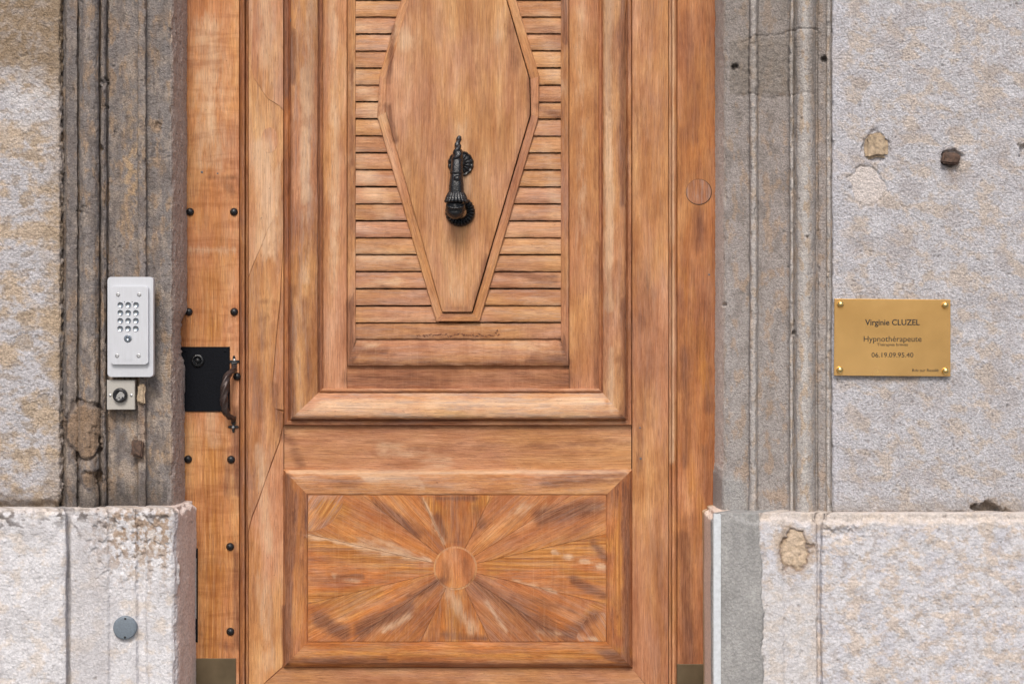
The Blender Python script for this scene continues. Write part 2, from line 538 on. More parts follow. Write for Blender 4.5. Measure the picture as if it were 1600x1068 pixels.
def t_jamb_l(PX, PY, Y, SS, d):
    c = np.zeros(PX.shape + (3,)) + np.array((.25, .222, .208))
    f = fbm(SS / 26, PY / 40, 71, 5, .62)
    low = sst(330, 640, PY)
    c = mixc(c, (.40, .33, .27), sst(-.1, .55, f + .25 * low) * (.55 + .3 * low))
    c = mixc(c, (.40, .265, .155), sst(.05, .65, fbm(SS / 22, PY / 46, 73, 5, .6)) * .6)
    och = np.exp(-((PX - 205) / 16) ** 2 - ((PY - 255) / 110) ** 2) * sst(-.3, .4, fbm(SS / 11, PY / 16, 74, 4))
    c = mixc(c, (.50, .34, .19), och * .8)
    c = mixc(c, (.185, .155, .14), sst(.12, .6, fbm(SS / 18, PY / 60, 75, 5, .65)) * .65)
    c = mixc(c, (.17, .15, .145), (np.exp(-((PX - 112) / 10) ** 2)) * .45 * (1 - .6 * low))
    c = mixc(c, (.52, .43, .385), sst(.03, .045, Y) * (PX > 266) * .85)  # reveal face tinted lighter to offset its weak light
    for cx, cy, rx, ry, s in ((132, 672, 30, 48, 4), (143, 748, 18, 15, 8)):
        b = blob(PX, PY, cx, cy, rx, ry, s, .12)
        c = mixc(c, (.30, .20, .125), (1 - sst(.8, 1.0, b)) * .8)
        c = mixc(c, (.11, .08, .065), np.exp(-((b - 1) / .08) ** 2) * .7)
    b = blob(PX, PY, 222, 690, 9, 60, 5, .3)
    c = mixc(c, (.29, .18, .11), (1 - sst(.5, 1.0, b)) * .4)
    c = mixc(c, (.125, .112, .108), sst(.0, .5, fbm(SS / 9, PY / 110, 78, 5, .6)) * .28 * (PX < 266))
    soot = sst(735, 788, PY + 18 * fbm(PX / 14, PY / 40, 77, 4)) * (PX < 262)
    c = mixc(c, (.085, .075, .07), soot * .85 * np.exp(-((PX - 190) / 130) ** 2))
    pit = pits(SS, PY, 79, 8, .52)
    c = mixc(c, (.115, .095, .085), pit * .6)
    return c


sweep('door_jamb', PROF_L, -1000, JL + 4, d_jamb_l, t_jamb_l, STONE_F, wall_l)

PL_L = [(-700, -.034), (-26, -.034), (97, -.034), (103, -.031), (105, -.016), (108, -.012), (111, -.018), (120, -.020), (168, -.022), (172, -.018), (212, -.017),
        (217, -.010), (227, -.010), (231, -.017), (268, -.020), (273, -.016), (277, -.006), (294, .070), (307, .150), (308, .19)]


def d_pl_l(PX, PY, Y, SS):
    left = 1 - sst(98, 106, PX)
    d = hammer(SS, PY, 81, 6.5, .0007) * (.55 + .6 * left) + .0022 * fbm(SS / 50, PY / 60, 83, 4) * (.6 + left)
    mid = sst(120, 150, PX) * (1 - sst(262, 275, PX)) * (1 - sst(860, 960, PY))
    d -= .0032 * pits(SS, PY, 85, 12, .25) * mid
    d -= .0018 * pits(SS, PY, 86, 10, .78)
    ar = np.exp(-((PX - 275) / 4) ** 2) * (Y < .03)
    d -= ar * .004 * np.clip(fbm(PX / 20, PY / 36, 87, 5, .6) + .35, 0, 1.3)
    ch = 1 - sst(0, 7, PY - JL - 2 + 7 * fbm(SS / 34, PY / 40, 88, 5, .6))
    d -= ch * (.008 + .008 * np.clip(fbm(SS / 26, PY * 0, 89, 3), 0, 1))
    b = blob(SS, PY, 275 + 18, 896, 14, 17, 3, .3)
    d += .004 * (1 - sst(.75, 1.0, b)) * (Y > -.005)
    return d


def t_pl_l(PX, PY, Y, SS, d):
    c = np.zeros(PX.shape + (3,)) + np.array((.665, .655, .67))
    f = fbm(SS / 40, PY / 50, 91, 5, .6)
    c = mixc(c, (.52, .50, .51), sst(-.1, .5, f) * .5)
    c = mixc(c, (.66, .56, .46), sst(.0, .7, fbm(SS / 34, PY / 30, 93, 5, .62)) * .5)
    mid = sst(112, 160, PX) * (1 - sst(262, 275, PX)) * (1 - sst(830, 960, PY))
    br = sst(-.05, .45, fbm(SS / 12, PY / 15, 95, 5, .65) - .15 + .35 * mid)
    c = mixc(c, (.34, .235, .155), br * mid * .85)
    c = mixc(c, (.50, .48, .49), sst(105, 125, PX) * (1 - sst(160, 185, PX)) * .55)
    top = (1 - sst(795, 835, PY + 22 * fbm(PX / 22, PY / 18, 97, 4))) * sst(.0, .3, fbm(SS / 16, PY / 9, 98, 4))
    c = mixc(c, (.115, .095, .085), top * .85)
    c = mixc(c, (.62, .54, .48), (1 - sst(JL, JL + 9, PY)) * .6)
    rv = sst(-.008, .006, Y) * (PX > 268)
    c = mixc(c, (.74, .63, .575), rv * .9)  # reveal colour raised, brightening a face the sun misses
    c = mixc(c, (.55, .455, .41), rv * sst(0, .5, fbm(SS / 6, PY / 6, 99, 3)) * .5)
    b = blob(SS, PY, 275 + 18, 896, 14, 17, 3, .3)
    c = mixc(c, (.55, .42, .32), (1 - sst(.85, 1.0, b)) * rv)
    c = mixc(c, (.14, .10, .085), np.exp(-((b - 1.05) / .12) ** 2) * rv * .8)
    c = mixc(c, (.25, .21, .18), pits(SS, PY, 86, 10, .78) * .5)
    g = np.exp(-((PX - 107) / 3.5) ** 2)
    c = mixc(c, (.30, .275, .27), g * .6)
    return c


sweep('plinth_block', PL_L, JL, 1573, d_pl_l, t_pl_l, STONE_P, wall_l,
      cap_top=((-.004, .004, .001), (-.11, .13, .003)), chip=.0012)

# ---------------- right wall
wall_r = empty('stone_wall', (.95, .05, 0))
tag(wall_r, 'pale bush-hammered limestone wall and moulded jamb right of the door, carrying the brass plaque', 'stone wall')


def d_ashlar_r(PX, PY, Y, SS):
    tool = .55 + .75 * sst(-.2, .4, fbm(SS / 80, PY / 60, 101, 3))
    d = hammer(SS, PY, 103, 5.6, .0009) * tool + .0015 * fbm(SS / 60, PY / 60, 105, 4)
    d -= .0018 * pits(SS, PY, 107, 9, .72)
    d -= (1 - sst(1298, 1302, PX)) * .003
    m = 1 - sst(4, 10, PX - 1298)
    d = d * (1 - .6 * m)
    rag = 5 * fbm(PX / 26, PY * 0, 109, 4)
    d -= .012 * sst(JR - 9, JR + 2, PY + rag)
    b = blob(PX, PY, 1541, 797, 25, 17, 6, .45)
    d -= .026 * (1 - sst(.55, 1.05, b))
    b = blob(PX, PY, 1355, 292, 29, 29, 7, .16)
    d = d * (.35 + .65 * sst(.9, 1.0, b))
    d -= .0028 * np.exp(-((b - 1) / .06) ** 2) + .001 * (b < 1)
    b = blob(PX, PY, 1369, 229, 26, 26, 3, .2)
    d -= .007 * (1 - sst(.7, 1.0, b))
    b = blob(PX, PY, 1487, 247, 17, 14, 5, .3)
    d -= .010 * (1 - sst(.6, 1.1, b))
    b = blob(PX, PY, 1601, 236, 9, 14, 9, .3)
    d -= .012 * (1 - sst(.6, 1.1, b))
    return d


def t_ashlar_r(PX, PY, Y, SS, d):
    c = np.zeros(PX.shape + (3,)) + np.array((.56, .547, .572))
    c = mixc(c, (.63, .62, .645), sst(-.2, .5, fbm(PX / 30, PY / 24, 110, 4)) * .6)
    w = 8 * fbm(PX / 40, PY / 40, 112, 3)
    o = fbm((PX + w) / 40, (PY - .12 * PX + w) / 27, 111, 5, .62)
    m = sst(-.15, .62, o + .30 * fbm(PX / 9, PY / 9, 113, 3))
    c = mixc(c, (.59, .46, .335), m * .55)
    c = mixc(c, (.43, .38, .365), sst(.1, .55, fbm(PX / 55, PY / 45, 115, 4)) * .4)
    c = mixc(c, (.60, .59, .63), (1 - sst(1300, 1340, PX + 14 * fbm(PX / 30, PY / 40, 117, 3))) * .7)
    hm = noise(SS / 5.6 + .6 * noise(SS / 31, PY / 31, 153), PY / 5.6, 103)
    c = mixc(c, (.33, .30, .29), sst(.28, .65, np.abs(hm)) * .5)
    b = blob(PX, PY, 1355, 292, 29, 29, 7, .16)
    c = mixc(c, (.70, .63, .59), (1 - sst(.92, 1.0, b)) * .9)
    b2 = blob(PX, PY, 1487, 262, 15, 28, 5, .3)
    c = mixc(c, (.36, .29, .25), (1 - sst(.3, 1.2, b2)) * .55)
    bot = sst(770, 800, PY + 10 * fbm(PX / 30, PY / 14, 119, 4))
    c = mixc(c, (.36, .325, .30), bot * .65)
    b = blob(PX, PY, 1541, 797, 27, 19, 6, .45)
    c = mixc(c, (.34, .27, .21), (1 - sst(.7, 1.2, b)) * .7)
    c = mixc(c, (.27, .235, .22), pits(SS, PY, 107, 9, .72) * .5)
    return c


sweep('stone_block', [(1298.6, .07), (1298.8, .008), (1299.6, .003), (1302, 0), (1626, 0), (2300, 0)], -1000, JR,
      d_ashlar_r, t_ashlar_r, STONE, wall_r, cap_bottom=((0, .004, -.002), (0, .06, -.004)))

PROF_R = [(1115.5, .19), (1116.5, .158), (1123, .09), (1130, .034), (1131.5, .027), (1134, .024), (1168, .024), (1170.5, .023), (1172.5, .012),
          (1174, .011), (1181, .011), (1183, .016), (1185, .022), (1210, .026), (1230, .022), (1233.5, .019), (1234.7, .009), (1236, .008), (1239, .008),
          (1240.2, .014), (1242, .010), (1246, .001), (1254, -.004), (1262, -.005), (1269, -.001), (1273.5, .006), (1275, .013), (1277, .013), (1279, .009),
          (1290.5, .008), (1292, .003), (1296.5, .001), (1298, .004), (1300.5, .007), (1302, .10)]


PROF_R = [(x, y * 1.45 if y < .03 else y + (.012 if y < .05 else 0)) for x, y in PROF_R]


def d_jamb_r(PX, PY, Y, SS):
    d = hammer(SS, PY, 123, 6.0, .00055) + .0009 * fbm(SS / 16, PY / 26, 125, 4)
    d -= .0018 * pits(SS, PY, 127, 7, .80)
    for pts, q in (([(1160, 62), (1185, 52), (1215, 50), (1240, 45), (1276, 44)], .0026), ([(1152, 148), (1172, 144), (1200, 150), (1236, 147), (1275, 144)], .0016),
                   ([(1146, 105), (1150, 130), (1162, 150)], .002)):
        w = 2.2 * fbm(PX / 10, PY / 10, 129, 3)
        d -= q * np.exp(-((seg_dist(PX, PY + w, pts)) / 1.3) ** 2)
    for cx, cy, r in ((1149, 100, 5), (1288, 91, 5), (1132, 475, 4), (1262, 370, 3), (1240, 520, 4)):
        b = blob(PX, PY, cx, cy, r, r, cx, .3)
        d -= .008 * (1 - sst(.5, 1.1, b))
    patch = (PX > 1140) * (PX < 1236) * sst(54, 62, PY) * (1 - sst(138, 146, PY))
    d += .0012 * patch * (1 + fbm(PX / 9, PY / 9, 131, 3))
    cem = (1 - sst(1165, 1182, PX + .25 * (800 - PY))) * sst(728, 748, PY - .3 * (PX - 1120) + 8 * noise(PX / 12, PY / 12, 133))
    d = d * (1 - .7 * cem) + .004 * cem
    return d


def t_jamb_r(PX, PY, Y, SS, d):
    c = np.zeros(PX.shape + (3,)) + np.array((.365, .325, .305))
    low = sst(300, 600, PY)
    c = mixc(c, (.41, .385, .37), low * .5 + 0 * PX)
    f = fbm(SS / 24, PY / 44, 141, 5, .62)
    c = mixc(c, (.235, .205, .185), sst(.0, .55, f) * (.65 - .25 * low))
    c = mixc(c, (.44, .305, .20), sst(.1, .6, fbm(SS / 20, PY / 38, 143, 5, .62)) * .5)
    tor = np.exp(-((PX - 1257) / 13) ** 2) + .8 * np.exp(-((PX - 1237) / 3) ** 2) + .7 * np.exp(-((PX - 1178) / 5) ** 2) + .9 * np.exp(-((PX - 1295) / 4) ** 2)
    c = mixc(c, (.56, .53, .50), np.clip(tor, 0, 1) * (.72 + .2 * noise(SS / 9, PY / 30, 145)))
    c = mixc(c, (.50, .355, .22), np.clip(tor, 0, 1) * sst(.12, .5, fbm(SS / 12, PY / 26, 147, 4)) * .6)
    rv = sst(.03, .05, Y) * (PX < 1134)
    c = mixc(c, (.74, .675, .62), rv * .9)  # inner face lightened in colour where little light reaches it
    patch = (PX > 1140) * (PX < 1272) * sst(50, 60, PY + 3 * noise(PX / 8, PY / 8, 148)) * (1 - sst(140, 148, PY + 3 * noise(PX / 8, PY / 8, 149)))
    c = mixc(c, (.245, .21, .175), patch * .6 * (1 - .7 * np.clip(tor, 0, 1)))
    top = (1 - sst(20, 330, PY))
    c = mixc(c, (.24, .215, .19), top * .45 * (1 - np.clip(tor, 0, 1) * .8))
    cem = (1 - sst(1165, 1182, PX + .25 * (800 - PY))) * sst(728, 748, PY - .3 * (PX - 1120) + 8 * noise(PX / 12, PY / 12, 133))
    c = mixc(c, (.37, .36, .35), cem * .9)
    c = mixc(c, (.15, .13, .12), pits(SS, PY, 127, 7, .80) * .7)
    for cx, cy, r in ((1149, 100, 7), (1288, 91, 6)):
        c = mixc(c, (.06, .05, .045), (1 - sst(.4, 1.2, blob(PX, PY, cx, cy, r, r, cx, .3))) * .9)
    return c


sweep('door_jamb', PROF_R, -1000, JR + 2, d_jamb_r, t_jamb_r, STONE_F, wall_r)

PL_R = [(1097, .19), (1098, .150), (1105, .06), (1111.5, -.020), (1113.5, -.026), (1128, -.027), (1150, -.030), (1190, -.029), (1196, -.025), (1222, -.025), (1226, -.022),
        (1268, -.022), (1275, -.024), (1278, -.016), (1281.5, -.016), (1285, -.030), (1290, -.032), (1626, -.032), (2300, -.032)]


def cem_edge(PX, PY):
    e = cem_x(PY)
    return 1 - sst(-1, 1, PX - e)


def d_pl_r(PX, PY, Y, SS):
    cem = cem_edge(PX, PY)
    d = (hammer(SS, PY, 163, 6, .0007) + .0022 * fbm(SS / 42, PY / 36, 165, 4)) * (1 - .8 * cem) * (1 - .4 * (PX < 1277))
    d += cem * (.0006 * fbm(SS / 22, PY / 90, 167, 3) + .0002 * noise(SS / 3, PY / 3, 168))
    d -= .0018 * pits(SS, PY, 169, 10, .75) * (1 - cem)
    d -= .003 * np.exp(-((PX - cem_x(PY)) / 1.5) ** 2)
    b = blob(PX, PY, 1242, 858, 23, 28, 21, .22)
    d -= .003 * np.exp(-((b - 1) / .1) ** 2) + .0018 * (b < 1) * (1 + fbm(PX / 12, PY / 12, 171, 2))
    ch = 1 - sst(0, 7, PY - JR - 3 * sst(1120, 1260, PX) + 7 * fbm(SS / 34, PY / 40, 173, 5, .6))
    d -= ch * (.008 + .007 * np.clip(fbm(SS / 26, PY * 0, 175, 3), 0, 1))
    b = blob(PX, PY, 1315, 828, 22, 12, 17, .4)
    d -= .006 * (1 - sst(.4, 1.1, b))
    return d


def cem_x(PY):
    return 1187 + 6 * sst(800, 960, PY) + 4 * fbm(PY / 37, PY * 0 + .5, 161, 5, .6)


def t_pl_r(PX, PY, Y, SS, d):
    c = np.zeros(PX.shape + (3,)) + np.array((.605, .595, .615))
    c = mixc(c, (.52, .515, .56), sst(-.2, .5, fbm(PX / 36, PY / 30, 181, 4)) * .6)
    c = mixc(c, (.60, .48, .37), sst(-.1, .6, fbm(PX / 30, PY / 22, 183, 5, .66)) * .62)
    c = mixc(c, (.38, .325, .29), sst(.18, .55, fbm(PX / 16, PY / 12, 185, 5, .64)) * .5)
    c = mixc(c, (.62, .54, .47), (1 - sst(JR, JR + 14, PY - 4 + 4 * fbm(PX / 20, PY / 20, 187, 3))) * .7)
    c = mixc(c, (.60, .575, .56), (PX < 1277) * .5 * sst(890, 930, PY))
    b = blob(PX, PY, 1242, 858, 23, 28, 21, .22)
    c = mixc(c, (.56, .43, .30), (1 - sst(.9, 1.0, b)) * .9)
    c = mixc(c, (.19, .115, .06), np.exp(-((b - 1) / .12) ** 2) * .75)
    c = mixc(c, (.45, .33, .22), np.exp(-((b - 1.25) / .2) ** 2) * .5)
    cem = cem_edge(PX, PY)
    g = np.array((.335, .33, .32))[None, None, :] * (1 + .16 * fbm(PX / 26, PY / 80, 189, 4)[..., None])
    c = c * (1 - cem[..., None]) + g * cem[..., None]
    rv = sst(-.018, -.004, Y) * (PX < 1114)
    c = mixc(c, (.80, .66, .56), rv)  # reveal painted brighter to make up for its dim light
    c = mixc(c, (.42, .26, .10), rv * np.exp(-((Y - .135) / .02) ** 2) * .8)
    c = mixc(c, (.27, .235, .22), pits(SS, PY, 169, 10, .75) * .5 * (1 - cem))
    return c


sweep('plinth_block', PL_R, JR - 6, 1573, d_pl_r, t_pl_r, STONE_P, wall_r,
      cap_top=((.004, .004, .001), (.11, .13, .003)), chip=.0012)


def rough_block(name, px0, px1, py0, py1, yf, yb, mat, parent, seed, amp=.0016, bev=.003, rot=0.0, label=None):
    a, b = P(px0, py1, yf), P(px1, py0, yf)
    cx = (a + b) / 2
    bm = bmesh.new()
    bmesh.ops.create_cube(bm, size=1)
    for v in bm.verts:
        v.co = Vector((v.co.x * (b.x - a.x), v.co.y * (yb - yf), v.co.z * (b.z - a.z)))
    bmesh.ops.bevel(bm, geom=bm.edges[:], offset=bev, segments=2, affect='EDGES')
    bmesh.ops.subdivide_edges(bm, edges=bm.edges[:], cuts=3, use_grid_fill=True)
    rs = random.Random(seed)
    for v in bm.verts:
        n_ = noise(np.array([v.co.x * 90 + seed]), np.array([v.co.z * 90 + v.co.y * 40]), 5)[0]
        v.co += v.co.normalized() * (amp * n_ * 2 + rs.uniform(-.3, .3) * amp)
    o = link(name, bm_mesh(name, bm, True, R(50)), mat, parent, Vector((cx.x, (yf + yb) / 2, cx.z)), (0, rot, 0))
    if label: o['label'] = label
    return o


rough_block('wooden_peg', 1352, 1388, 209, 247, -.003, .03, PEG, wall_r, 3, .003, .006, R(-4), 'square pale wooden peg set in the stone')
rough_block('iron_stub', 1474, 1501, 238, 256, -.016, .03, RUST, wall_r, 5, .002, .003, R(8), 'short rusty iron stub broken off in the stone')
rough_block('iron_stub', 205, 222, 687, 714, .004, .03, RUST, wall_l, 8, .002, .003, R(4), 'rusty brown iron stub low on the left jamb')
rough_block('trim_strip', 1115, 1126.5, 803, 1560, -.0315, -.015, PVC, wall_r, 4, .0003, .001, 0, 'bluish white painted strip along the plinth corner')
rough_block('repair_patch', 214, 226, 601, 630, .008, .022, PEG, wall_l, 11, .0015, .003, R(3))

# ------------------------------------------------------------------ the door
YD = .150
door = empty('wooden_door', P(710, 1520, YD))
tag(door, 'large carved walnut door with louvred upper panel, sunburst lower panel and black knocker', 'door')


def rotm(a):
    return Matrix.Rotation(a, 4, 'Y')


def wprops(o, tone=0., stain=.5, grey=.3, orange=.2, drip=0.):
    o['tone'] = float(tone); o['stain'] = float(stain); o['grey'] = float(grey); o['orange'] = float(orange); o['drip'] = float(drip)
    return o


def board(name, pts, h, thick=.02, grain=0.0, bev=.0010, parent=None, mat=None, seg=2, **kw):
    """flat piece: outline in photo px, front h metres proud of the door plane, grain angle from vertical"""
    y = YD - h
    W = [P(x, z, y) for x, z in pts]
    c = sum(W, Vector()) / len(W)
    Ri = rotm(grain).inverted()
    bm = bmesh.new()
    f = [bm.verts.new(Ri @ (w - c)) for w in W]
    b = [bm.verts.new(Ri @ (w - c) + Vector((0, thick, 0))) for w in W]
    n = len(W)
    bm.faces.new(f); bm.faces.new(b[::-1])
    for i in range(n):
        j = (i + 1) % n
        bm.faces.new((f[j], f[i], b[i], b[j]))
    bm.edges.ensure_lookup_table()
    fs = set(f)
    ed = [e for e in bm.edges if e.verts[0] in fs and e.verts[1] in fs]
    if bev: bmesh.ops.bevel(bm, geom=ed, offset=bev, segments=seg, affect='EDGES', profile=.6)
    Mw = Matrix.Translation(c) @ rotm(grain)
    if mat is None and bev:
        Mi = Mw.inverted()
        xs = [x for x, z in pts]; zs = [z for x, z in pts]
        step = 5 if max(xs) - min(xs) < 130 or max(zs) - min(zs) < 130 else 6

        def slice_(co_, no_):
            bmesh.ops.bisect_plane(bm, geom=bm.verts[:] + bm.edges[:] + bm.faces[:], plane_co=Mi @ co_, plane_no=(rotm(grain).inverted() @ no_), dist=1e-7)
        q = min(xs) + step
        while q < max(xs):
            slice_(P(q, 0, y), Vector((1, 0, 0))); q += step
        q = max(min(zs), -20) + step
        while q < min(max(zs), 1085):
            slice_(P(0, q, y), Vector((0, 0, 1))); q += step * 1.5
    me = bm_mesh(name, bm)
    if mat is None: patina_shading(me, Mw)
    o = link(name, me, mat or WOOD, parent or door, c, (0, grain, 0))
    return wprops(o, **kw) if mat is None else o


def run(name, Ao, Ai, Bo, Bi, prof, grain, n=24, wob=.0004, parent=None, seed=0, smooth=True, **kw):
    """moulding: profile (t across outer->inner, h) run from end A to end B with mitred ends"""
    rs = np.random.RandomState(seed)
    c = P((Ao[0] + Bi[0]) / 2, (Ao[1] + Bi[1]) / 2, YD)
    Ri = rotm(grain).inverted()
    bm = bmesh.new()
    grid = []
    for i in range(n + 1):
        f = i / n
        row = []
        for k, (t, h) in enumerate(prof):
            ax = Ao[0] + (Ai[0] - Ao[0]) * t; az = Ao[1] + (Ai[1] - Ao[1]) * t
            bx = Bo[0] + (Bi[0] - Bo[0]) * t; bz = Bo[1] + (Bi[1] - Bo[1]) * t
            w = P(ax + (bx - ax) * f, az + (bz - az) * f, YD - h)
            if 0 < i < n: w += Vector(rs.uniform(-wob, wob, 3))
            row.append(bm.verts.new(Ri @ (w - c)))
        grid.append(row)
    for i in range(n):
        for k in range(len(prof) - 1):
            bm.faces.new((grid[i][k], grid[i][k + 1], grid[i + 1][k + 1], grid[i + 1][k]))
    me = bm_mesh(name, bm, smooth, R(38))
    # make the front face outwards (-y)
    up = sum((p.normal.y * p.area for p in me.polygons))
    if up > 0: me.flip_normals()
    patina_shading(me, Matrix.Translation(c) @ rotm(grain))
    o = link(name, me, WOOD, parent or door, c, (0, grain, 0))
    return wprops(o, **kw)


V, H = 0.0, math.pi / 2
# worn, varnished places on the timber, plus painted-in edge highlights and shadow lines: x0, y0, x1, y1, half width, strength (photo px)
F_DARK = [(369, 640, 371, 770, 7, .9), (356, 705, 358, 770, 10, .6), (368, 850, 371, 1010, 6, .7), (320, 275, 372, 277, 5, .55), (350, 288, 364, 300, 8, .5), (300, 215, 370, 206, 5, .35), (300, 880, 370, 872, 8, .4),
 (330, 800, 336, 1000, 4, .4), (312, 990, 365, 1015, 8, .5), (300, 690, 350, 700, 6, .35), (300, 470, 360, 462, 6, .35),
 (380, 0, 380, 1070, 5, .45), (410, 500, 412, 540, 16, .4), (400, 570, 405, 650, 12, .5), (430, 600, 440, 680, 9, .7), (392, 700, 396, 760, 7, .4), (405, 470, 432, 472, 7, .35),
 (447, 0, 447, 150, 3.5, 1.1), (458, 50, 457, 130, 5, .9), (455, 180, 455, 420, 4, .5), (455, 450, 456, 650, 8, .8), (476, 470, 482, 610, 9, .5), (499, 0, 500, 605, 4, .8), (470, 560, 480, 640, 8, .5),
 (549, 100, 549, 260, 6, .65), (548, 470, 549, 565, 7, 1.0), (549, 300, 549, 400, 5, .4),
 (615, 40, 607, 130, 4, .9), (607, 165, 617, 220, 5, 1.0), (826, 120, 828, 185, 5, .6), (760, 405, 738, 480, 6, .6), (698, 480, 735, 484, 6, .6), (800, 40, 806, 100, 18, .35), (650, 60, 648, 130, 14, .3), (742, 60, 744, 130, 7, .35), (690, 20, 690, 60, 14, .2), (820, 200, 800, 280, 10, .35),
 (780, 425, 870, 437, 7, .7), (840, 165, 872, 180, 7, .7), (800, 340, 870, 345, 7, .4), (560, 330, 640, 336, 6, .35), (600, 452, 665, 470, 8, .45), (600, 515, 780, 520, 7, .35), (560, 490, 640, 496, 6, .35),
 (556, 545, 600, 552, 9, .75), (830, 560, 886, 562, 7, 1.0), (545, 568, 888, 568, 3.5, .7), (655, 540, 700, 545, 8, .35), (760, 500, 860, 495, 7, .45),
 (882, 0, 883, 66, 5, 1.2), (882, 66, 882, 330, 4, .45), (880, 530, 886, 570, 6, 1.0),
 (548, 592, 886, 592, 15, .75), (640, 582, 665, 600, 12, .5), (760, 586, 790, 596, 14, .5),
 (972, 0, 972, 320, 6, 1.0), (975, 470, 976, 655, 7, .8), (965, 560, 972, 650, 6, .5), (932, 380, 932, 605, 3.5, .9), (981, 0, 981, 660, 4, .6), (931, 0, 931, 380, 3, .5),
 (1005, 420, 1010, 650, 22, .4), (1000, 665, 1001, 735, 8, .6), (1030, 740, 1032, 1060, 10, .3), (1000, 100, 1000, 300, 12, .25),
 (1078, 30, 1080, 210, 18, .5), (1090, 330, 1092, 385, 14, .6), (1107, 470, 1107, 640, 8, .6), (1068, 550, 1072, 720, 13, .5), (1068, 840, 1075, 1034, 13, .8), (1100, 700, 1104, 800, 8, .5), (1064, 200, 1064, 420, 5, .4),
 (449, 745, 452, 1030, 6, 1.2), (462, 770, 464, 880, 6, .6), (445, 950, 449, 1036, 6, 1.2), (850, 750, 975, 745, 8, .8), (500, 757, 560, 750, 7, .5), (978, 770, 980, 1035, 7, 1.1), (958, 800, 958, 980, 5, .5),
 (450, 1030, 600, 1033, 6, 1.1), (945, 1018, 983, 1034, 10, 1.1), (600, 1036, 980, 1037, 4, .7), (480, 1012, 520, 1016, 6, .5),
 (685, 778, 745, 778, 5, .9), (682, 808, 698, 840, 9, .8), (742, 795, 752, 820, 9, .7), (590, 788, 655, 832, 12, .7), (845, 806, 932, 790, 13, 1.0), (500, 968, 536, 988, 12, 1.0), (565, 985, 640, 948, 12, 1.0), (640, 932, 692, 906, 8, .8),
 (745, 912, 860, 985, 13, .8), (885, 992, 930, 960, 12, .8), (895, 905, 943, 930, 9, .8), (925, 846, 945, 872, 7, .7), (490, 905, 565, 900, 6, .6), (690, 992, 760, 996, 5, .9), (640, 970, 690, 950, 8, .4), (500, 870, 600, 885, 6, .35), (560, 845, 640, 862, 7, .3), (800, 930, 900, 955, 8, .5),
 (697, 880, 700, 905, 7, .5), (726, 876, 731, 900, 7, .4), (700, 843, 720, 848, 8, .5), (640, 700, 980, 690, 8, .35), (455, 690, 470, 728, 10, .4), (446, 664, 985, 668, 4, .5)]  # last strip paints the shade under the upper panel's moulding
F_LIGHT = [(325, 40, 330, 250, 20, .6), (300, 392, 365, 392, 6, .6), (330, 640, 336, 690, 12, .35), (412, 230, 420, 390, 16, .75), (418, 0, 416, 100, 14, .45), (436, 262, 432, 335, 4, .8), (405, 700, 420, 860, 10, .45), (410, 900, 420, 1040, 12, .4),
 (480, 110, 478, 310, 8, .9), (478, 330, 476, 440, 6, .5), (484, 0, 484, 100, 5, .6), (522, 0, 522, 460, 10, .45), (500, 632, 940, 628, 7, .8), (480, 645, 960, 648, 5, .5), (950, 0, 952, 480, 6, .95), (955, 545, 955, 640, 5, .7), (908, 0, 908, 400, 10, .3),
 (1050, 0, 1050, 720, 4, .7), (600, 700, 700, 716, 12, .5), (565, 744, 655, 750, 7, .9), (450, 737, 980, 737, 3.5, .9), (479, 836, 670, 876, 2.5, .9), (865, 862, 945, 886, 2.5, .9), (800, 905, 870, 925, 2.5, .6), (660, 776, 694, 850, 2, .8), (700, 925, 740, 985, 10, .5), (600, 985, 640, 960, 5, .7), (760, 940, 790, 985, 4, .7), (905, 795, 945, 790, 3, .8), (790, 800, 850, 790, 12, .35), (840, 985, 930, 998, 4, .6), (520, 900, 560, 908, 3, .8), (570, 850, 660, 870, 14, .35),  # includes a painted highlight along the lower frame's top edge
 (560, 40, 640, 60, 20, .4), (560, 120, 590, 180, 20, .45), (560, 250, 600, 330, 18, .45), (560, 400, 640, 410, 16, .45), (560, 450, 620, 440, 8, .4), (850, 30, 870, 140, 16, .4), (780, 60, 790, 20, 10, .3), (563, 545, 590, 537, 6, .7), (800, 540, 870, 545, 8, .55), (820, 470, 870, 475, 6, .5), (850, 215, 870, 330, 14, .35), (720, 200, 730, 300, 20, .25), (700, 380, 715, 460, 14, .3)]
F_ORANGE = [(335, 700, 335, 1030, 24, .5), (330, 430, 330, 530, 20, .35), (490, 845, 640, 878, 15, 1.0), (490, 935, 590, 925, 11, 1.0), (770, 884, 940, 850, 17, 1.0), (880, 890, 940, 905, 8, .8), (668, 785, 690, 800, 10, .95), (742, 790, 760, 780, 9, .95), (505, 792, 530, 800, 14, 1.1),
 (520, 1018, 980, 1018, 8, .8), (468, 790, 468, 1000, 6, .8), (967, 780, 967, 990, 6, .6), (711, 950, 711, 995, 16, .7), (500, 945, 600, 965, 10, .5), (480, 762, 640, 764, 6, .5), (920, 955, 945, 940, 8, .6), (1065, 420, 1110, 640, 16, .4), (600, 900, 670, 890, 8, .5), (800, 870, 850, 862, 10, .7), (1066, 700, 1100, 830, 14, .4), (395, 830, 420, 1000, 12, .3)]


def field(px, py, lst):
    v = 0.0
    for x0, y0, x1, y1, w, a in lst:
        if px < min(x0, x1) - 3 * w or px > max(x0, x1) + 3 * w or py < min(y0, y1) - 3 * w or py > max(y0, y1) + 3 * w: continue
        dx, dy = x1 - x0, y1 - y0
        t = max(0., min(1., ((px - x0) * dx + (py - y0) * dy) / (dx * dx + dy * dy)))
        d2 = (px - x0 - t * dx) ** 2 + (py - y0 - t * dy) ** 2
        v = max(v, a * math.exp(-d2 / (w * w)))
    return v


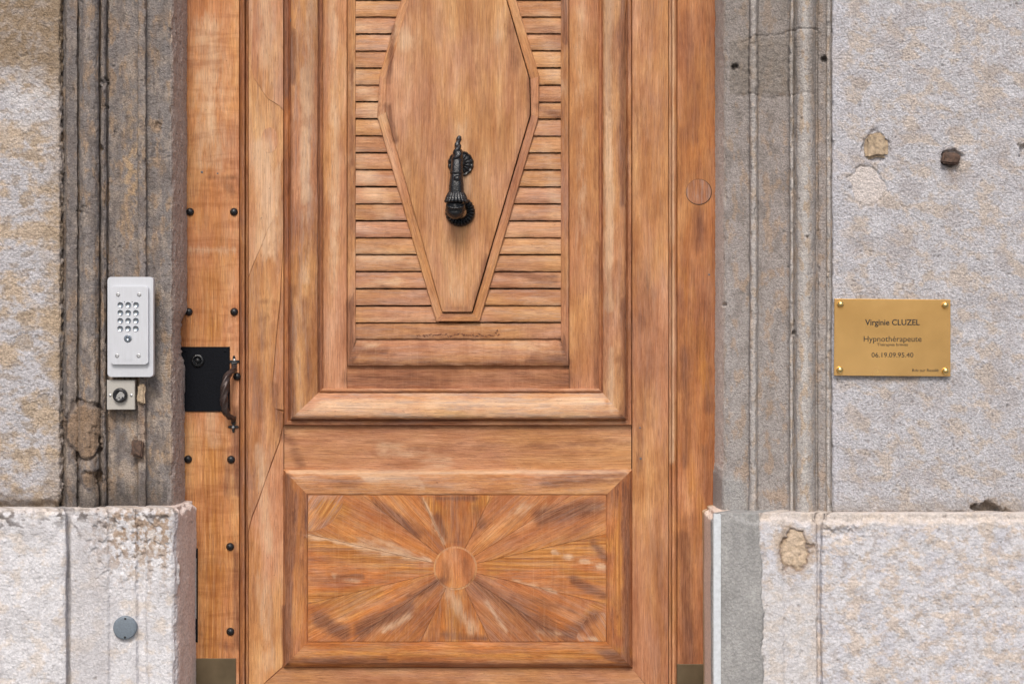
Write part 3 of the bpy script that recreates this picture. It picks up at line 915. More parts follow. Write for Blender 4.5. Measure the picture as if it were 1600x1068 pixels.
def patina_shading(me, M):
    n = len(me.vertices)
    buf = np.zeros((n, 4), np.float32)
    for i, v in enumerate(me.vertices):
        w = M @ v.co
        k = (D + w.y) / D * S
        px, py = 800 + w.x / k, 534 - (w.z - ZC) / k
        if -40 < py < 1110:
            buf[i, 0] = field(px, py, F_DARK); buf[i, 1] = field(px, py, F_LIGHT); buf[i, 2] = field(px, py, F_ORANGE)
    at = me.attributes.new('patina_shading', 'FLOAT_COLOR', 'POINT')
    at.data.foreach_set('color', buf.ravel())


TOP, BOT = -760, 1500
board('door_core', [(262, TOP), (1150, TOP), (1150, BOT), (262, BOT)], -.012, .03, mat=DARKWOOD, bev=0)  # dark backing slab added to stop light leaking through the gaps

# left lock board with studs, and its bead
board('lock_board', [(262, TOP), (373.5, TOP), (373.5, BOT), (262, BOT)], .003, .014, V, .0015, tone=.34, stain=.38, grey=.1, orange=.5, drip=.5)
bead = [(0, -.010), (.02, -.003), (.12, .004), (.35, .0075), (.55, .0065), (.66, .001), (.70, -.005), (.76, -.004), (.80, .004), (.92, .004), (1.0, -.003)]
run('bead_moulding', (374, TOP), (388, TOP), (374, BOT), (388, BOT), bead, V, 240, .0003, seed=1, tone=-.6, stain=1.0, grey=.3, orange=.3)

# hanging stile, split along its old cracks
CR1 = [(388.5, -60), (396, 0), (394, 60), (392, 108), (398, 125), (409, 141), (419, 155), (429, 160), (437, 165), (442.5, 173)]
CR2 = [(442.5, 248), (437, 262), (434, 290), (430, 318), (432, 326), (429, 338), (417, 362), (405, 392), (396, 412), (388.5, 432)]
CR3 = [(442.5, 385), (440, 420), (438, 470), (432, 520), (428, 580), (424, 632), (430, 638), (442.5, 645)]
CR4 = [(442.5, 664), (437, 690), (425, 722), (414, 752), (403, 784), (394, 806), (388.5, 830)]
g = .9


_cr = random.Random(4)


def gv(): return g * _cr.choice((.1, .5, .9, 1.3, .25))


def up(c): return [(x, y - gv()) for x, y in c]


def dn(c): return [(x, y + gv()) for x, y in c]


def lft(c): return [(x - gv(), y) for x, y in c]


def rgt(c): return [(x + gv(), y) for x, y in c]


board('stile_core', [(386, TOP), (443, TOP), (443, BOT), (386, BOT)], -.0028, .006, V, 0, tone=-.5, stain=.8, grey=.1, orange=.2)
wk = dict(tone=.18, stain=.38, grey=.35, orange=.05)
board('stile', [(388.5, TOP), (442.5, TOP)] + up(CR1)[::-1], .0012, .014, V, .0007, **wk)
board('stile', dn(CR1) + up(CR2), 0, .014, V, .0007, tone=.30, stain=.25, grey=.3, orange=.0)
board('stile', dn(CR2)[::-1] + [(442.5, 385 - g)] + lft(CR3)[1:] + [(442.5, 645 + g)] + lft(CR4) , .0006, .014, V, .0007, tone=.10, stain=.62, grey=.3, orange=.15)
board('stile', rgt(CR3)[:-1] + [(442.8, 640)], .001, .014, V, .0004, tone=.05, stain=.6, grey=.4, orange=.1)
board('stile', [(x + gv() * .7, y + gv() * .7) for x, y in CR4] + [(388.5, BOT), (405, BOT), (408, 1070), (441, 1041), (442.5, 1036)], .0, .014, V, .0007, tone=.22, stain=.3, grey=.2, orange=.2)
board('stile', [(987.5, TOP), (1044.5, TOP), (1044.5, BOT), (1015, BOT), (1011, 1070), (988, 1045)], 0, .014, V, .0010, tone=-.06, stain=.36, grey=.2, orange=.10)
run('bead_moulding', (1058, TOP), (1045, TOP), (1058, BOT), (1045, BOT), bead, V, 240, .0003, seed=2, tone=.15, stain=.35, grey=.2, orange=.25)
board('edge_board', [(1058.5, TOP), (1150, TOP), (1150, BOT), (1058.5, BOT)], .002, .014, V, .0012, tone=-.30, stain=.55, grey=.12, orange=.42)
# rails
board('rail', [(444, 660), (986.5, 660), (986.5, 737), (444, 737)], .0, .014, H, .0008, tone=.05, stain=.22, grey=.1, orange=.10)
board('rail', [(442, 1042.5), (987, 1042.5), (1010, 1071), (1014, BOT), (406, BOT), (409, 1071)], .0, .014, H, .0008, tone=.0, stain=.4, grey=.2, orange=.15)

# bolection moulding round the upper panel
bol = [(0, -.006), (.005, .008), (.03, .011), (.11, .011), (.14, .008), (.165, .010), (.18, .020), (.22, .0255), (.28, .0275), (.38, .0275), (.50, .0258), (.62, .0228), (.72, .0190), (.80, .0150),
       (.855, .012), (.87, .006), (.90, .006), (.91, .0105), (.95, .0115), (.985, .0095), (1.0, -.002)]
L0, L1, R0, R1, B0, B1 = 443.5, 505, 987, 935, 664.5, 606


def lerp2(a, b, t): return (a[0] + (b[0] - a[0]) * t, a[1] + (b[1] - a[1]) * t)


def cut(prof, t0, t1):
    return [(t, h) for t, h in prof if t0 <= t <= t1]


def bolection(Ao, Ai, Bo, Bi, grain, n, seed, fil, ovo, inn):
    for nm, t0, t1, kw, q in (('moulding_fillet', 0, .18, fil, 0), ('moulding_ovolo', .18, .87, ovo, 1), ('moulding_bead', .87, 1.0, inn, 2)):
        run(nm, Ao, Ai, Bo, Bi, cut(bol, t0, t1), grain, n, .0004, seed=seed * 10 + q, **kw)


bolection((L0, TOP), (L1, TOP), (L0, B0), (L1, B1), V, 170, 3, dict(tone=-.6, stain=1.0, grey=.2, orange=.6), dict(tone=.10, stain=.6, grey=.5, orange=.15), dict(tone=-.7, stain=1.0, grey=.1, orange=.5))
bolection((R0, TOP), (R1, TOP), (R0, B0), (R1, B1), V, 170, 4, dict(tone=-.3, stain=.8, grey=.3, orange=.4), dict(tone=.20, stain=.55, grey=.25, orange=.1), dict(tone=-.55, stain=.95, grey=.1, orange=.4))
bolection((L0, B0), (L1, B1), (R0, B0), (R1, B1), H, 80, 5, dict(tone=-.3, stain=.8, grey=.3, orange=.2), dict(tone=.36, stain=.22, grey=.8, orange=.0), dict(tone=.1, stain=.5, grey=.5, orange=.1))

# panel field
board('panel_board', [(503, TOP), (541.8, TOP), (541.8, 608), (503, 608)], .003, .014, V, .0008, tone=.10, stain=.22, grey=.15, orange=.12)
board('panel_board', [(889.5, TOP), (938, TOP), (938, 608), (889.5, 608)], .003, .014, V, .0008, tone=.02, stain=.35, grey=.1, orange=.22)
board('panel_board', [(542.4, 566), (888.9, 566), (888.9, 608), (542.4, 608)], .0022, .014, H, .0006, tone=-.2, stain=.5, grey=.1, orange=.35, drip=.2)
strip = [(0, -.004), (.02, .0075), (.08, .0105), (.5, .0118), (.92, .0115), (.97, .0100), (1.0, -.001)]
run('louvre_frame', (542.5, -272), (556, -272), (542.5, 571), (556, 530), strip, V, 110, .0003, seed=6, tone=.05, stain=.6, grey=.2, orange=.1)
run('louvre_frame', (889, -272), (876, -272), (889, 571), (876, 530), strip, V, 110, .0003, seed=7, tone=-.05, stain=.7, grey=.3, orange=.1)

# louvre slats, cut along the coffin-shaped frame
HX_O = [(626.5, 0), (596, 108), (590, 121), (589, 181), (681, 502.5)]
HX_I = [(640, 0), (604.5, 126), (603.5, 173), (614, 214), (691.5, 488.5)]
HX_RI = [(792, 0), (827.5, 122), (829, 182), (738.5, 488.5)]
HX_RO = [(807, 0), (843, 120), (841.5, 181), (750, 502.5)]


def edge_x(pl, y):
    ym = 151
    if y < 0:                      # mirrored upper half, out of the picture
        (x0, y0), (x1, y1) = pl[0], pl[1]
        return x0 + (y - y0) * (x1 - x0) / (y1 - y0)
    for (x0, y0), (x1, y1) in zip(pl[:-1], pl[1:]):
        if y0 <= y <= y1: return x0 + (y - y0) * (x1 - x0) / (y1 - y0)
    return pl[-1][0]


slat = [(.02, -.008), (.003, .004), (.0, .0082), (.012, .0096), (.07, .0103), (.35, .0097), (.65, .0080), (.88, .0062), (.94, .0050), (.952, -.008)]
ys = [-262 + 26.5 * i for i in range(30)]      # lower edges; last one at 506.5
ys = [y - 3.4 for y in ys]
rs = random.Random(5)
for i, yb in enumerate(ys[1:]):
    yt = ys[i]
    if yb < -150:
        continue
    for side in (0, 1):
        po, xe = (HX_O, 555) if side == 0 else (HX_RO, 877)
        if yb < 0 and yb > -150: pass
        sgn = 5 if side == 0 else -5
        xb, xt = edge_x(po, yb) + sgn, edge_x(po, yt) + sgn
        j = rs.uniform(-.5, .5)
        kw = dict(tone=rs.uniform(.0, .13), stain=rs.uniform(.2, .5), grey=rs.uniform(.3, .6), orange=.0, drip=rs.uniform(.0, .2))
        if side == 0: run('slat', (xe, yb + j), (xe, yt + j), (xb, yb + j), (xt, yt + j), slat, H, 14, .00045, seed=20 + i, **kw)
        else: run('slat', (xb, yb + j), (xt, yt + j), (xe, yb + j), (xe, yt + j), slat, H, 14, .00045, seed=60 + i, **kw)
YL = ys[-1]
run('slat', (555, 529.3), (555, YL), (877, 529.3), (877, YL), slat, H, 50, .0005, seed=90, tone=-.02, stain=.4, grey=.4, orange=.0, drip=.2)
last = [(.0, -.004), (.004, .007), (.012, .0105), (.06, .0120), (.25, .0132), (.5, .0125), (.75, .0095), (1.0, .0048), (1.05, -.002)]
run('slat', (542.5, 571), (556, 529), (889, 571), (876, 529), last, H, 50, .0005, seed=91, tone=.08, stain=.4, grey=.35, orange=.1, drip=.25)
for k in range(7):     # slivers of louvre far above, closing the field
    pass

# illegible scratched marks on the lowest full slats, and a few old nails
rs = random.Random(12)
bm = bmesh.new()
for k in range(46):
    px = 652 + 128 * k / 45 + rs.uniform(-1.5, 1.5)
    py = 523.5 + rs.uniform(-2.2, 2.2) - (8 * rs.random() if k in (1, 2, 43, 44) else 0)
    a = rs.choice((rs.uniform(-.35, .35), rs.uniform(.5, 1.2), rs.uniform(-1.2, -.5)))
    L, w = rs.uniform(1.5, 4.0), rs.uniform(.35, .8)
    dx, dz = math.cos(a) * L / 2, math.sin(a) * L / 2
    ux, uz = -math.sin(a) * w, math.cos(a) * w
    q = []
    for (x, z) in ((px - dx - ux * .4, py - dz - uz * .4), (px + dx - ux, py + dz - uz), (px + dx + ux, py + dz + uz), (px - dx + ux * .4, py - dz + uz * .4)):
        q.append((x, z))
    f = [bm.verts.new(P(x, z, YD - .0112)) for x, z in q]
    b_ = [bm.verts.new(P(x, z, YD - .0080)) for x, z in q]
    bm.faces.new(f)
    for i in range(4): bm.faces.new((f[i], f[(i + 1) % 4], b_[(i + 1) % 4], b_[i]))
MARK = metal('dark_red_residue', (.13, .045, .028), .7, .0, .0, 300, .4)
link('scratched_marks', bm_mesh('scratched_marks', bm), MARK, door)

# coffin-shaped raised frame and centre panel
UP = 300


def mirror(pl):
    return [(x, y) for x, y in pl]


def hexrun(o0, i0, o1, i1, **kw):
    hf = [(0, -.002), (.03, .0135), (.10, .0155), (.5, .0165), (.88, .0162), (.96, .0158), (1.0, .0090)]
    ang = math.atan2((o1[0] - o0[0]), -(o1[1] - o0[1])) if o1[1] != o0[1] else H
    return run('panel_frame', o0, i0, o1, i1, hf, ang, 36, .0003, **kw)


wkh = dict(stain=.35, grey=.2, orange=.15)
eo, ei = (591 + 65, -100), (605 + 63, -100)
hexrun((654.7, -100), (668.2, -100), (593, 118), (604.5, 126), seed=101, tone=.02, **wkh)
hexrun((593, 118), (604.5, 126), (589, 183), (604, 175), seed=102, tone=.10, **wkh)
hexrun((589, 183), (604, 175), (681, 502.5), (691.5, 488.5), seed=103, tone=.08, **wkh)
hexrun((681, 502.5), (691.5, 488.5), (750, 502.5), (738.5, 488.5), seed=104, tone=-.05, **wkh)
hexrun((750, 502.5), (738.5, 488.5), (842, 183), (829.5, 179), seed=105, tone=.0, **wkh)
hexrun((842, 183), (829.5, 179), (843, 119), (828, 124), seed=106, tone=-.15, **wkh)
hexrun((843, 119), (828, 124), (777, -100), (763, -100), seed=107, tone=.0, **wkh)
board('centre_panel', [(667.5, -100), (603.8, 126), (603.0, 175), (691, 487.2), (737.4, 487.2), (828.3, 178.8), (827.1, 124.2), (762.2, -100)], .0222, .02, V, .0022, seg=3,
      tone=.0, stain=.30, grey=.12, orange=.0)
board('panel_board', [(540, TOP), (890, TOP), (890, -100), (540, -100)], .0215, .02, V, .001, tone=.0, stain=.4, grey=.2, orange=.1)

# lower sunburst panel
fo = (443, 733.5, 987.5, 1041.5); fi = (480.5, 772.5, 947.5, 1002.5)
frm = [(-.02, -.002), (0, .003), (.05, .0105), (.13, .0155), (.20, .0172), (.5, .0190), (.92, .0198), (.975, .0192), (1.0, .0172), (1.04, .0160)]
c0 = [(fo[0], fo[1]), (fo[2], fo[1]), (fo[2], fo[3]), (fo[0], fo[3])]
c1 = [(fi[0], fi[1]), (fi[2], fi[1]), (fi[2], fi[3]), (fi[0], fi[3])]
for k, (gr, tn, st, gy, og) in enumerate(((H, .14, .45, .5, .35), (V, -.42, 1.0, .15, .8), (H, -.10, .75, .25, .95), (V, -.45, 1.0, .25, .7))):
    j = (k + 1) % 4
    run('panel_frame', c0[k], c1[k], c0[j], c1[j], frm, gr, 60, .0003, seed=120 + k, tone=tn, stain=st, grey=gy, orange=og)
CX, CY, CRAD = 711.5, 887, 33
x0, y0, x1, y1 = fi[0] + .8, fi[1] + .8, fi[2] - .8, fi[3] - .8
ends = [(657.5, y0), (768, y0), (893, y0), (x1, 834), (x1, 943), (884, y1), (766, y1), (657, y1), (549, y1), (x0, 943), (x0, 834), (567, y0)]
cors = {2: (x1, y0), 4: (x1, y1), 8: (x0, y1), 10: (x0, y0)}
tones = [(-.10, .8, .9), (-.02, .5, .45), (.0, .55, .5), (.12, .5, 1.0), (-.12, .6, .6), (-.28, .75, .45), (-.05, .7, .85), (-.20, .8, .55), (-.02, .5, .75), (.10, .45, 1.0), (.02, .5, .6), (-.12, .75, .7)]
for k in range(12):
    a, b = ends[k], ends[(k + 1) % 12]

    def toward(p, off):
        dx, dy = p[0] - CX, p[1] - CY
        L = math.hypot(dx, dy)
        return (CX + dx / L * CRAD - dy / L * off, CY + dy / L * CRAD + dx / L * off)

    def shift(p, q, off):
        dx, dy = q[0] - p[0], q[1] - p[1]
        L = math.hypot(dx, dy)
        return (p[0] + dx / L * off, p[1] + dy / L * off)
    q = cors.get(k)
    pts = [toward(a, .22), shift(a, q or b, .22)]
    if q: pts.append(q)
    pts += [shift(b, q or a, .22), toward(b, -.22)]
    mx, my = (a[0] + b[0]) / 2 - CX, (a[1] + b[1]) / 2 - CY
    if q: mx, my = q[0] - CX, q[1] - CY
    ang = math.atan2(mx, -my)
    tn, st, og = tones[k]
    tn -= .14; og = min(1.0, og + .2)
    board('sunburst_ray', pts, .0185 + (k % 3) * .0002, .016, ang, .0004, seg=1, tone=tn, stain=st * .8, grey=.30, orange=og, drip=.25)


def disc_pts(cx, cy, r, n=28, a0=0, a1=2 * math.pi):
    m = n if abs(a1 - a0 - 2 * math.pi) < 1e-6 else n + 1
    return [(cx + r * math.cos(a0 + (a1 - a0) * i / n), cy + r * math.sin(a0 + (a1 - a0) * i / n)) for i in range(m)]


board('sunburst_ring', disc_pts(CX, CY, 34.2, 40), .0190, .01, V, .0004, seg=1, tone=.35, stain=.1, grey=.4, orange=.2)
board('sunburst_centre', disc_pts(CX, CY, 31.2, 40), .0199, .01, V, .0009, seg=2, tone=.06, stain=.2, grey=.1, orange=.75)
for cx, cy, a0, r, tn in ((x0, y0, 0, 56, .15), (x1, y0, H, 50, -.1), (x1, y1, 2 * H, 46, -.2), (x0, y1, 3 * H, 56, -.2)):
    board('corner_inlay', [(cx, cy)] + disc_pts(cx, cy, r, 14, a0, a0 + H), .0188, .01, R(35) if cx < 700 else R(-35), .0004, seg=1, tone=tn, stain=.75, grey=.7, orange=.6)

board('panel_core', [(x0 - 4, y0 - 4), (x1 + 4, y0 - 4), (x1 + 4, y1 + 4), (x0 - 4, y1 + 4)], .0165, .008, V, 0, tone=-.5, stain=.9, grey=.1, orange=.3)
# round timber plug and knot let into the boards
board('plug_joint', disc_pts(1092, 300, 20.4, 32), .0023, .01, V, 0, mat=DARKWOOD)
board('wood_plug', disc_pts(1091.7, 299.6, 19.6, 32), .0028, .01, V, .0007, tone=-.35, stain=.7, grey=.9, orange=.0)
board('wood_plug', [(421 + 13 * math.cos(a * .2244), 219 + 20 * math.sin(a * .2244)) for a in range(28)], .0006, .01, V, .0005, tone=.18, stain=.1, grey=.5, orange=.0)

# brass kick plates
board('kick_plate', [(262, 1028), (368.5, 1028), (368.5, 1420), (262, 1420)], .006, .01, V, .0006, mat=KICK)
board('kick_plate', [(1058, 1037), (1150, 1037), (1150, 1420), (1058, 1420)], .006, .01, V, .0006, mat=KICK)


def dome(name, px, py, r, h0, parent, mat, hgt=.75, seg=18, flat=0.0):
    c = P(px, py, YD - h0)
    rad = r * S
    bm = bmesh.new()
    prof = [(1.0, .02), (1.0, -.10), (.93, -.34), (.78, -.60), (.52, -.86), (.22, -.98)]
    rings = []
    for (q, yy) in prof:
        rings.append([bm.verts.new((rad * q * math.cos(2 * math.pi * i / seg), yy * rad * hgt, rad * q * math.sin(2 * math.pi * i / seg))) for i in range(seg)])
    tip = bm.verts.new((0, -rad * hgt, 0))
    for a, b in zip(rings[:-1], rings[1:]):
        for i in range(seg):
            bm.faces.new((a[i], a[(i + 1) % seg], b[(i + 1) % seg], b[i]))
    for i in range(seg): bm.faces.new((rings[-1][i], rings[-1][(i + 1) % seg], tip))
    return link(name, bm_mesh(name, bm, True), mat, parent, c)


for px, py in ((297, 331), (365.5, 331), (295, 487), (366, 487), (370.5, 588), (294, 717), (361, 717.5), (359.5, 853.5), (360, 986), (297, 175), (366, 175)):
    if py == 175: continue
    dome('stud', px, py, 6.6, .003, door, CAST, .85)

for px, py, r, hh in ((315.5, 269, 2.2, .003), (340, 271, 1.5, .003), (457, 32, 4.2, .0185), (1001, 716, 2.0, .0), (1000, 668, 1.6, .0), (1108, 429, 1.8, .002)):
    dome('nail', px, py, r, hh, door, NAIL, .35, 10)
# lock plate with keyhole boss
lp = board('lock_plate', [(262, 541.5), (358.8, 541.5), (358.8, 642.5), (262, 642.5)], .0062, .006, V, .0007, mat=IRON)


def lathe(name, c, prof, parent, mat, seg=28, flutes=0, famp=0.0):
    """ring profile (radius m, y m) round the y axis"""
    bm = bmesh.new()
    rings = []
    for (r, yy) in prof:
        row = []
        for i in range(seg):
            a = 2 * math.pi * i / seg
            rr = r
            yv = yy
            if flutes:
                s = abs(math.sin(a * flutes / 2)) - .5
                yv = yy - famp * s
                rr = r * (1 + .04 * s)
            row.append(bm.verts.new((rr * math.cos(a), yv, rr * math.sin(a))))
        rings.append(row)
    for a, b in zip(rings[:-1], rings[1:]):
        for i in range(seg):
            bm.faces.new((a[i], a[(i + 1) % seg], b[(i + 1) % seg], b[i]))
    if prof[-1][0] > 1e-5:
        bm.faces.new(rings[-1])
    return link(name, bm_mesh(name, bm, True, R(60)), mat, parent, c)


lathe('keyhole_boss', P(309, 563, YD - .006), [(.0135, .002), (.0135, -.002), (.0115, -.005), (.009, -.005), (.0075, -.002), (.0055, -.001), (.0045, -.004), (.002, -.005)], lp, CAST, 24)
for px, py in ((290, 548), (352, 548), (352, 636)):
    dome('rivet', px, py, 2.4, .0062, lp, IRON, .4, 10)


# pull handle, twisted bar
def tube(name, pts, radii, parent, mat, seg=12, twist=0.0, square=0.0, lobes=4, sub=6):
    """swept bar; pts world; optional rope twist"""
    # catmull-rom resample
    Q, Rr = [], []
    n = len(pts)
    for i in range(n - 1):
        p0, p1, p2, p3 = pts[max(i - 1, 0)], pts[i], pts[i + 1], pts[min(i + 2, n - 1)]
        for k in range(sub):
            t = k / sub
            Q.append(.5 * ((2 * p1) + (p2 - p0) * t + (2 * p0 - 5 * p1 + 4 * p2 - p3) * t * t + (-p0 + 3 * p1 - 3 * p2 + p3) * t ** 3))
            Rr.append(radii[i] + (radii[i + 1] - radii[i]) * t)
    Q.append(pts[-1]); Rr.append(radii[-1])
    c = sum(Q, Vector()) / len(Q)
    bm = bmesh.new()
    rings = []
    ref = Vector((1, 0, 0))
    s = 0
    for i, q in enumerate(Q):
        tg = (Q[min(i + 1, len(Q) - 1)] - Q[max(i - 1, 0)]).normalized()
        ref = (ref - tg * ref.dot(tg)).normalized()
        bi = tg.cross(ref)
        if i: s += (q - Q[i - 1]).length
        row = []
        for k in range(seg):
            a = 2 * math.pi * k / seg
            rr = Rr[i] * (1 + square * math.cos(lobes * (a - twist * s)))
            row.append(bm.verts.new(q - c + ref * rr * math.cos(a) + bi * rr * math.sin(a)))
        rings.append(row)
    for a, b in zip(rings[:-1], rings[1:]):
        for k in range(seg):
            bm.faces.new((a[k], a[(k + 1) % seg], b[(k + 1) % seg], b[k]))
    bm.faces.new(rings[0][::-1]); bm.faces.new(rings[-1])
    return link(name, bm_mesh(name, bm, True, R(70)), mat, parent, c)


h0 = YD - .003
hp = [P(365.5, 571, h0 - .002), P(365, 577, h0 - .010), P(360, 582, h0 - .026), P(354, 590, h0 - .036), P(351, 605, h0 - .041), P(350, 625, h0 - .041), P(352, 641, h0 - .037), P(357, 650, h0 - .027), P(363.5, 653, h0 - .012), P(364.5, 658, h0 - .003)]
hr = [.0042, .0048, .0058, .0068, .0074, .0074, .0066, .0056, .0050, .0042]
handle = tube('pull_handle', hp, hr, door, BRONZE, 20, 62, .17, 4, 10)


def cross_plate(name, cx, cy, sx, sy, parent):
    pts = []
    for i in range(32):
        a = 2 * math.pi * i / 32
        r = .62 + .38 * math.cos(4 * a)
        pts.append((cx + sx * r * math.cos(a), cy + sy * r * math.sin(a)))
    o = board(name, pts, .0058, .004, V, .0006, parent=parent, mat=CAST, seg=1)
    return o


pb = cross_plate('handle_bracket', 365.5, 564.5, 9, 9.5, handle)
pb2 = cross_plate('handle_bracket', 364.5, 666.5, 8.5, 9, handle)
for x, y in ((366, 562.5), (364, 667)):
    dome('screw', x, y, 2.6, .0058, handle, ALU_D, .6, 12)
board('handle_foot', [(361, 566), (370, 566), (369.5, 580), (362, 580)], .0065, .006, V, .001, parent=handle, mat=CAST)
board('handle_foot', [(360.5, 650), (368.5, 650), (368, 662), (361, 662)], .0065, .006, V, .001, parent=handle, mat=CAST)

# black iron strip hidden between the plinth and the lock board
board('hinge_strip', [(280, 856), (309, 856), (309, 1003), (280, 1003)], .005, .004, V, .0006, mat=IRON)
board('hinge_pin', [(300, 872), (306.6, 872), (306.6, 966), (300, 966)], .009, .006, V, .0015, mat=ALU_D)

# knocker
HK = .0222
kY = YD - HK
shaft_pts = [P(716, 236, kY - .030), P(714.5, 245, kY - .042), P(714, 258, kY - .050), P(713.5, 272, kY - .053), P(713, 288, kY - .055), P(713, 302, kY - .055), P(713, 313, kY - .053)]
knocker = tube('knocker', shaft_pts, [.0085, .0105, .0112, .0118, .0142, .0152, .0150], door, CAST, 20, 0, .03, 6, 8)
lathe('rosette', P(720, 256, kY), [(.0262, .003), (.0262, -.002), (.0240, -.0055), (.0205, -.0045), (.0190, -.0065), (.0150, -.0085), (.0100, -.0075), (.0085, -.011), (.0040, -.0125)], knocker, CAST, 56, 14, .0018)
tube('hinge_pivot', [P(719, 250, kY - .004), P(717.5, 247, kY - .022), P(715.5, 246, kY - .040)], [.0075, .0070, .0075], knocker, CAST, 14)
tail = [P(714.5, 250, kY - .048), P(715, 240, kY - .050), P(715.5, 231, kY - .048), P(715.5, 224, kY - .044), P(717, 218, kY - .040), P(718.5, 213.5, kY - .037)]
tube('tail', tail, [.0105, .0088, .0066, .0054, .0050, .0036], knocker, CAST, 16, 210, .16, 2, 9)
tube('shaft_collar', [P(713.5, 268, kY - .053), P(713.4, 270, kY - .053), P(713.3, 273, kY - .053)], [.0120, .0142, .0122], knocker, CAST, 20, 0, 0, 4, 4)
# carved scrolls on the shaft
for k, (px, py, r) in enumerate(((714, 279, 5.6), (713.5, 292, 3.8), (709, 286, 3.0), (718, 286, 3.0), (708, 299, 3.4), (719, 299, 3.4))):
    c = P(px, py, kY - .055 - .0118 + .003 * (abs(px - 713.5) > 2) * 1.6)
    o = lathe('scroll', c, [(r * S, .003), (r * S, -.0005), (r * S * .72, -.0022), (r * S * .55, -.0012), (r * S * .3, -.0022)], knocker, CAST, 18)
# leaf collar: petals fanning out over the head
for k in range(9):
    a = R(-78 + 156 * k / 8)
    base = P(713, 303, kY - .054)
    d1 = Vector((math.sin(a), -math.cos(a), 0))
    p1 = base + d1 * .0115 + Vector((0, 0, .004))
    p2 = base + d1 * .0160 + Vector((0, 0, -.005))
    p3 = base + d1 * .0190 + Vector((0, 0, -.013))
    p4 = base + d1 * .0235 + Vector((0, 0, -.016))
    tube('leaf', [p1, p2, p3, p4], [.0036, .0048, .0050, .0022], knocker, CAST, 10, 0, .0, 4, 4)
# head: a snouted ball
bm = bmesh.new()
bmesh.ops.create_uvsphere(bm, u_segments=32, v_segments=22, radius=1)
for v in bm.verts:
    x, y, z = v.co
    n_ = Vector((x, y, z))
    r = 1.0
    r += .10 * math.exp(-((x / .25) ** 2 + ((z - .15) / .3) ** 2)) * (y < 0)       # brow ridge
    r -= .16 * math.exp(-(((z + .28) / .10) ** 2 + (x / .6) ** 2)) * (y < 0)         # mouth
    for sx in (-.42, .42):
        r -= .13 * math.exp(-(((x - sx) / .16) ** 2 + ((z - .12) / .13) ** 2)) * (y < 0)
    v.co = Vector((x * .0198, y * .0215, z * .0222)) * r
link('head', bm_mesh('head', bm, True), CAST, knocker, P(711.5, 325, kY - .048))
tube('head_ring', [P(711.5 + 13.5 * math.cos(a), 319 + 6.0 * math.sin(a), kY - .060 - .010 * math.sin(a)) for a in [math.pi * i / 8 * 1.0 for i in range(0, 9)]], [.002] * 9, knocker, CAST, 8, 0, 0, 4, 3)
lathe('strike_rosette', P(719, 331, kY), [(.0300, .003), (.0300, -.003), (.0285, -.0075), (.0250, -.0100), (.0200, -.0095), (.0160, -.0065), (.0135, -.003), (.0120, .0015)], knocker, CAST, 96, 24, .0042)
tube('strike_arm', [P(711.5, 326, kY - .045), P(714.5, 330, kY - .025), P(717, 333, kY - .004)], [.011, .0085, .010], knocker, CAST, 14)

# ------------------------------------------------------------------ keypad
def rrect(px0, py0, px1, py1, r, n=5):
    pts = []
    for cx, cy, a0 in ((px1 - r, py0 + r, -90), (px1 - r, py1 - r, 0), (px0 + r, py1 - r, 90), (px0 + r, py0 + r, 180)):
        for i in range(n + 1):
            a = R(a0 + 90 * i / n)
            pts.append((cx + r * math.cos(a), cy + r * math.sin(a)))
    return pts


def plate(name, pts, y, thick, mat, parent=None, bev=.0008, seg=2):
    return board(name, pts, YD - y, thick, V, bev, parent=parent, mat=mat, seg=seg)


YK = -.006
kp = empty('entry_keypad', P(203, 589, YK))
tag(kp, 'silver aluminium entry keypad with round steel keys on the left jamb', 'keypad')
mp = plate('mounting_plate', rrect(168, 432.5, 239.5, 588.5, 5), YK, .016, ALU, kp, .0012, 3)
fp = plate('face_plate', rrect(172.5, 447.5, 231.5, 569, 4), YK - .008, .011, ALU, kp, .0016, 3)
for px, py in ((184.5, 460), (217.5, 460), (183, 555.5), (216.5, 555.5)):
    s_ = lathe('screw', P(px, py, YK - .008), [(.0040, .001), (.0040, -.0006), (.0034, -.0010), (.0018, -.0010), (.0016, .0006), (.0002, .0006)], kp, ALU_D, 16)
for r in range(4):
    for c_ in range(3):
        px, py = 188.2 + 12.2 * c_ - r * .1, 476 + 12.3 * r
        k_ = lathe('key', P(px, py, YK - .008), [(.0058, .001), (.0058, -.0008), (.0054, -.0016), (.0048, -.0016), (.0039, -.0006), (.0024, -.0002), (.0002, -.0001)], kp, KEYM, 20)
lathe('call_button', P(199.8, 528.5, YK - .008), [(.0078, .001), (.0078, -.0006), (.0070, -.0008), (.0062, .0004), (.0058, -.002), (.0040, -.0030), (.0028, -.0012), (.0002, -.001)], kp, KEYM, 24)
for px in (194.5, 206.5):
    dome('indicator_light', px, 471.5, .8, YD - YK + .008, kp, BLACKP, .4, 8)


def text(name, body, px, py, size_px, y, mat, parent, bold=0.0, align='CENTER', width=None):
    cu = bpy.data.curves.new(name, 'FONT')
    cu.body = body
    cu.size = size_px * S
    cu.align_x = align
    cu.align_y = 'CENTER'
    cu.offset = bold
    cu.extrude = .0002
    cu.resolution_u = 3
    ob = bpy.data.objects.new(name + '_tmp', cu)
    COL.objects.link(ob)
    bpy.context.view_layer.update()
    dg = bpy.context.evaluated_depsgraph_get()
    me = bpy.data.meshes.new_from_object(ob.evaluated_get(dg))
    bpy.data.objects.remove(ob)
    if width:
        xs = [v.co.x for v in me.vertices]
        f = width * S / (max(xs) - min(xs))
        for v in me.vertices: v.co.x *= f
    me.materials.clear()
    return link(name, me, mat, parent, P(px, py, y), (R(90), 0, 0))


text('maker_mark', 'TVK', 199.5, 562, 5.5, YK - .0083, ALU, kp, width=14)

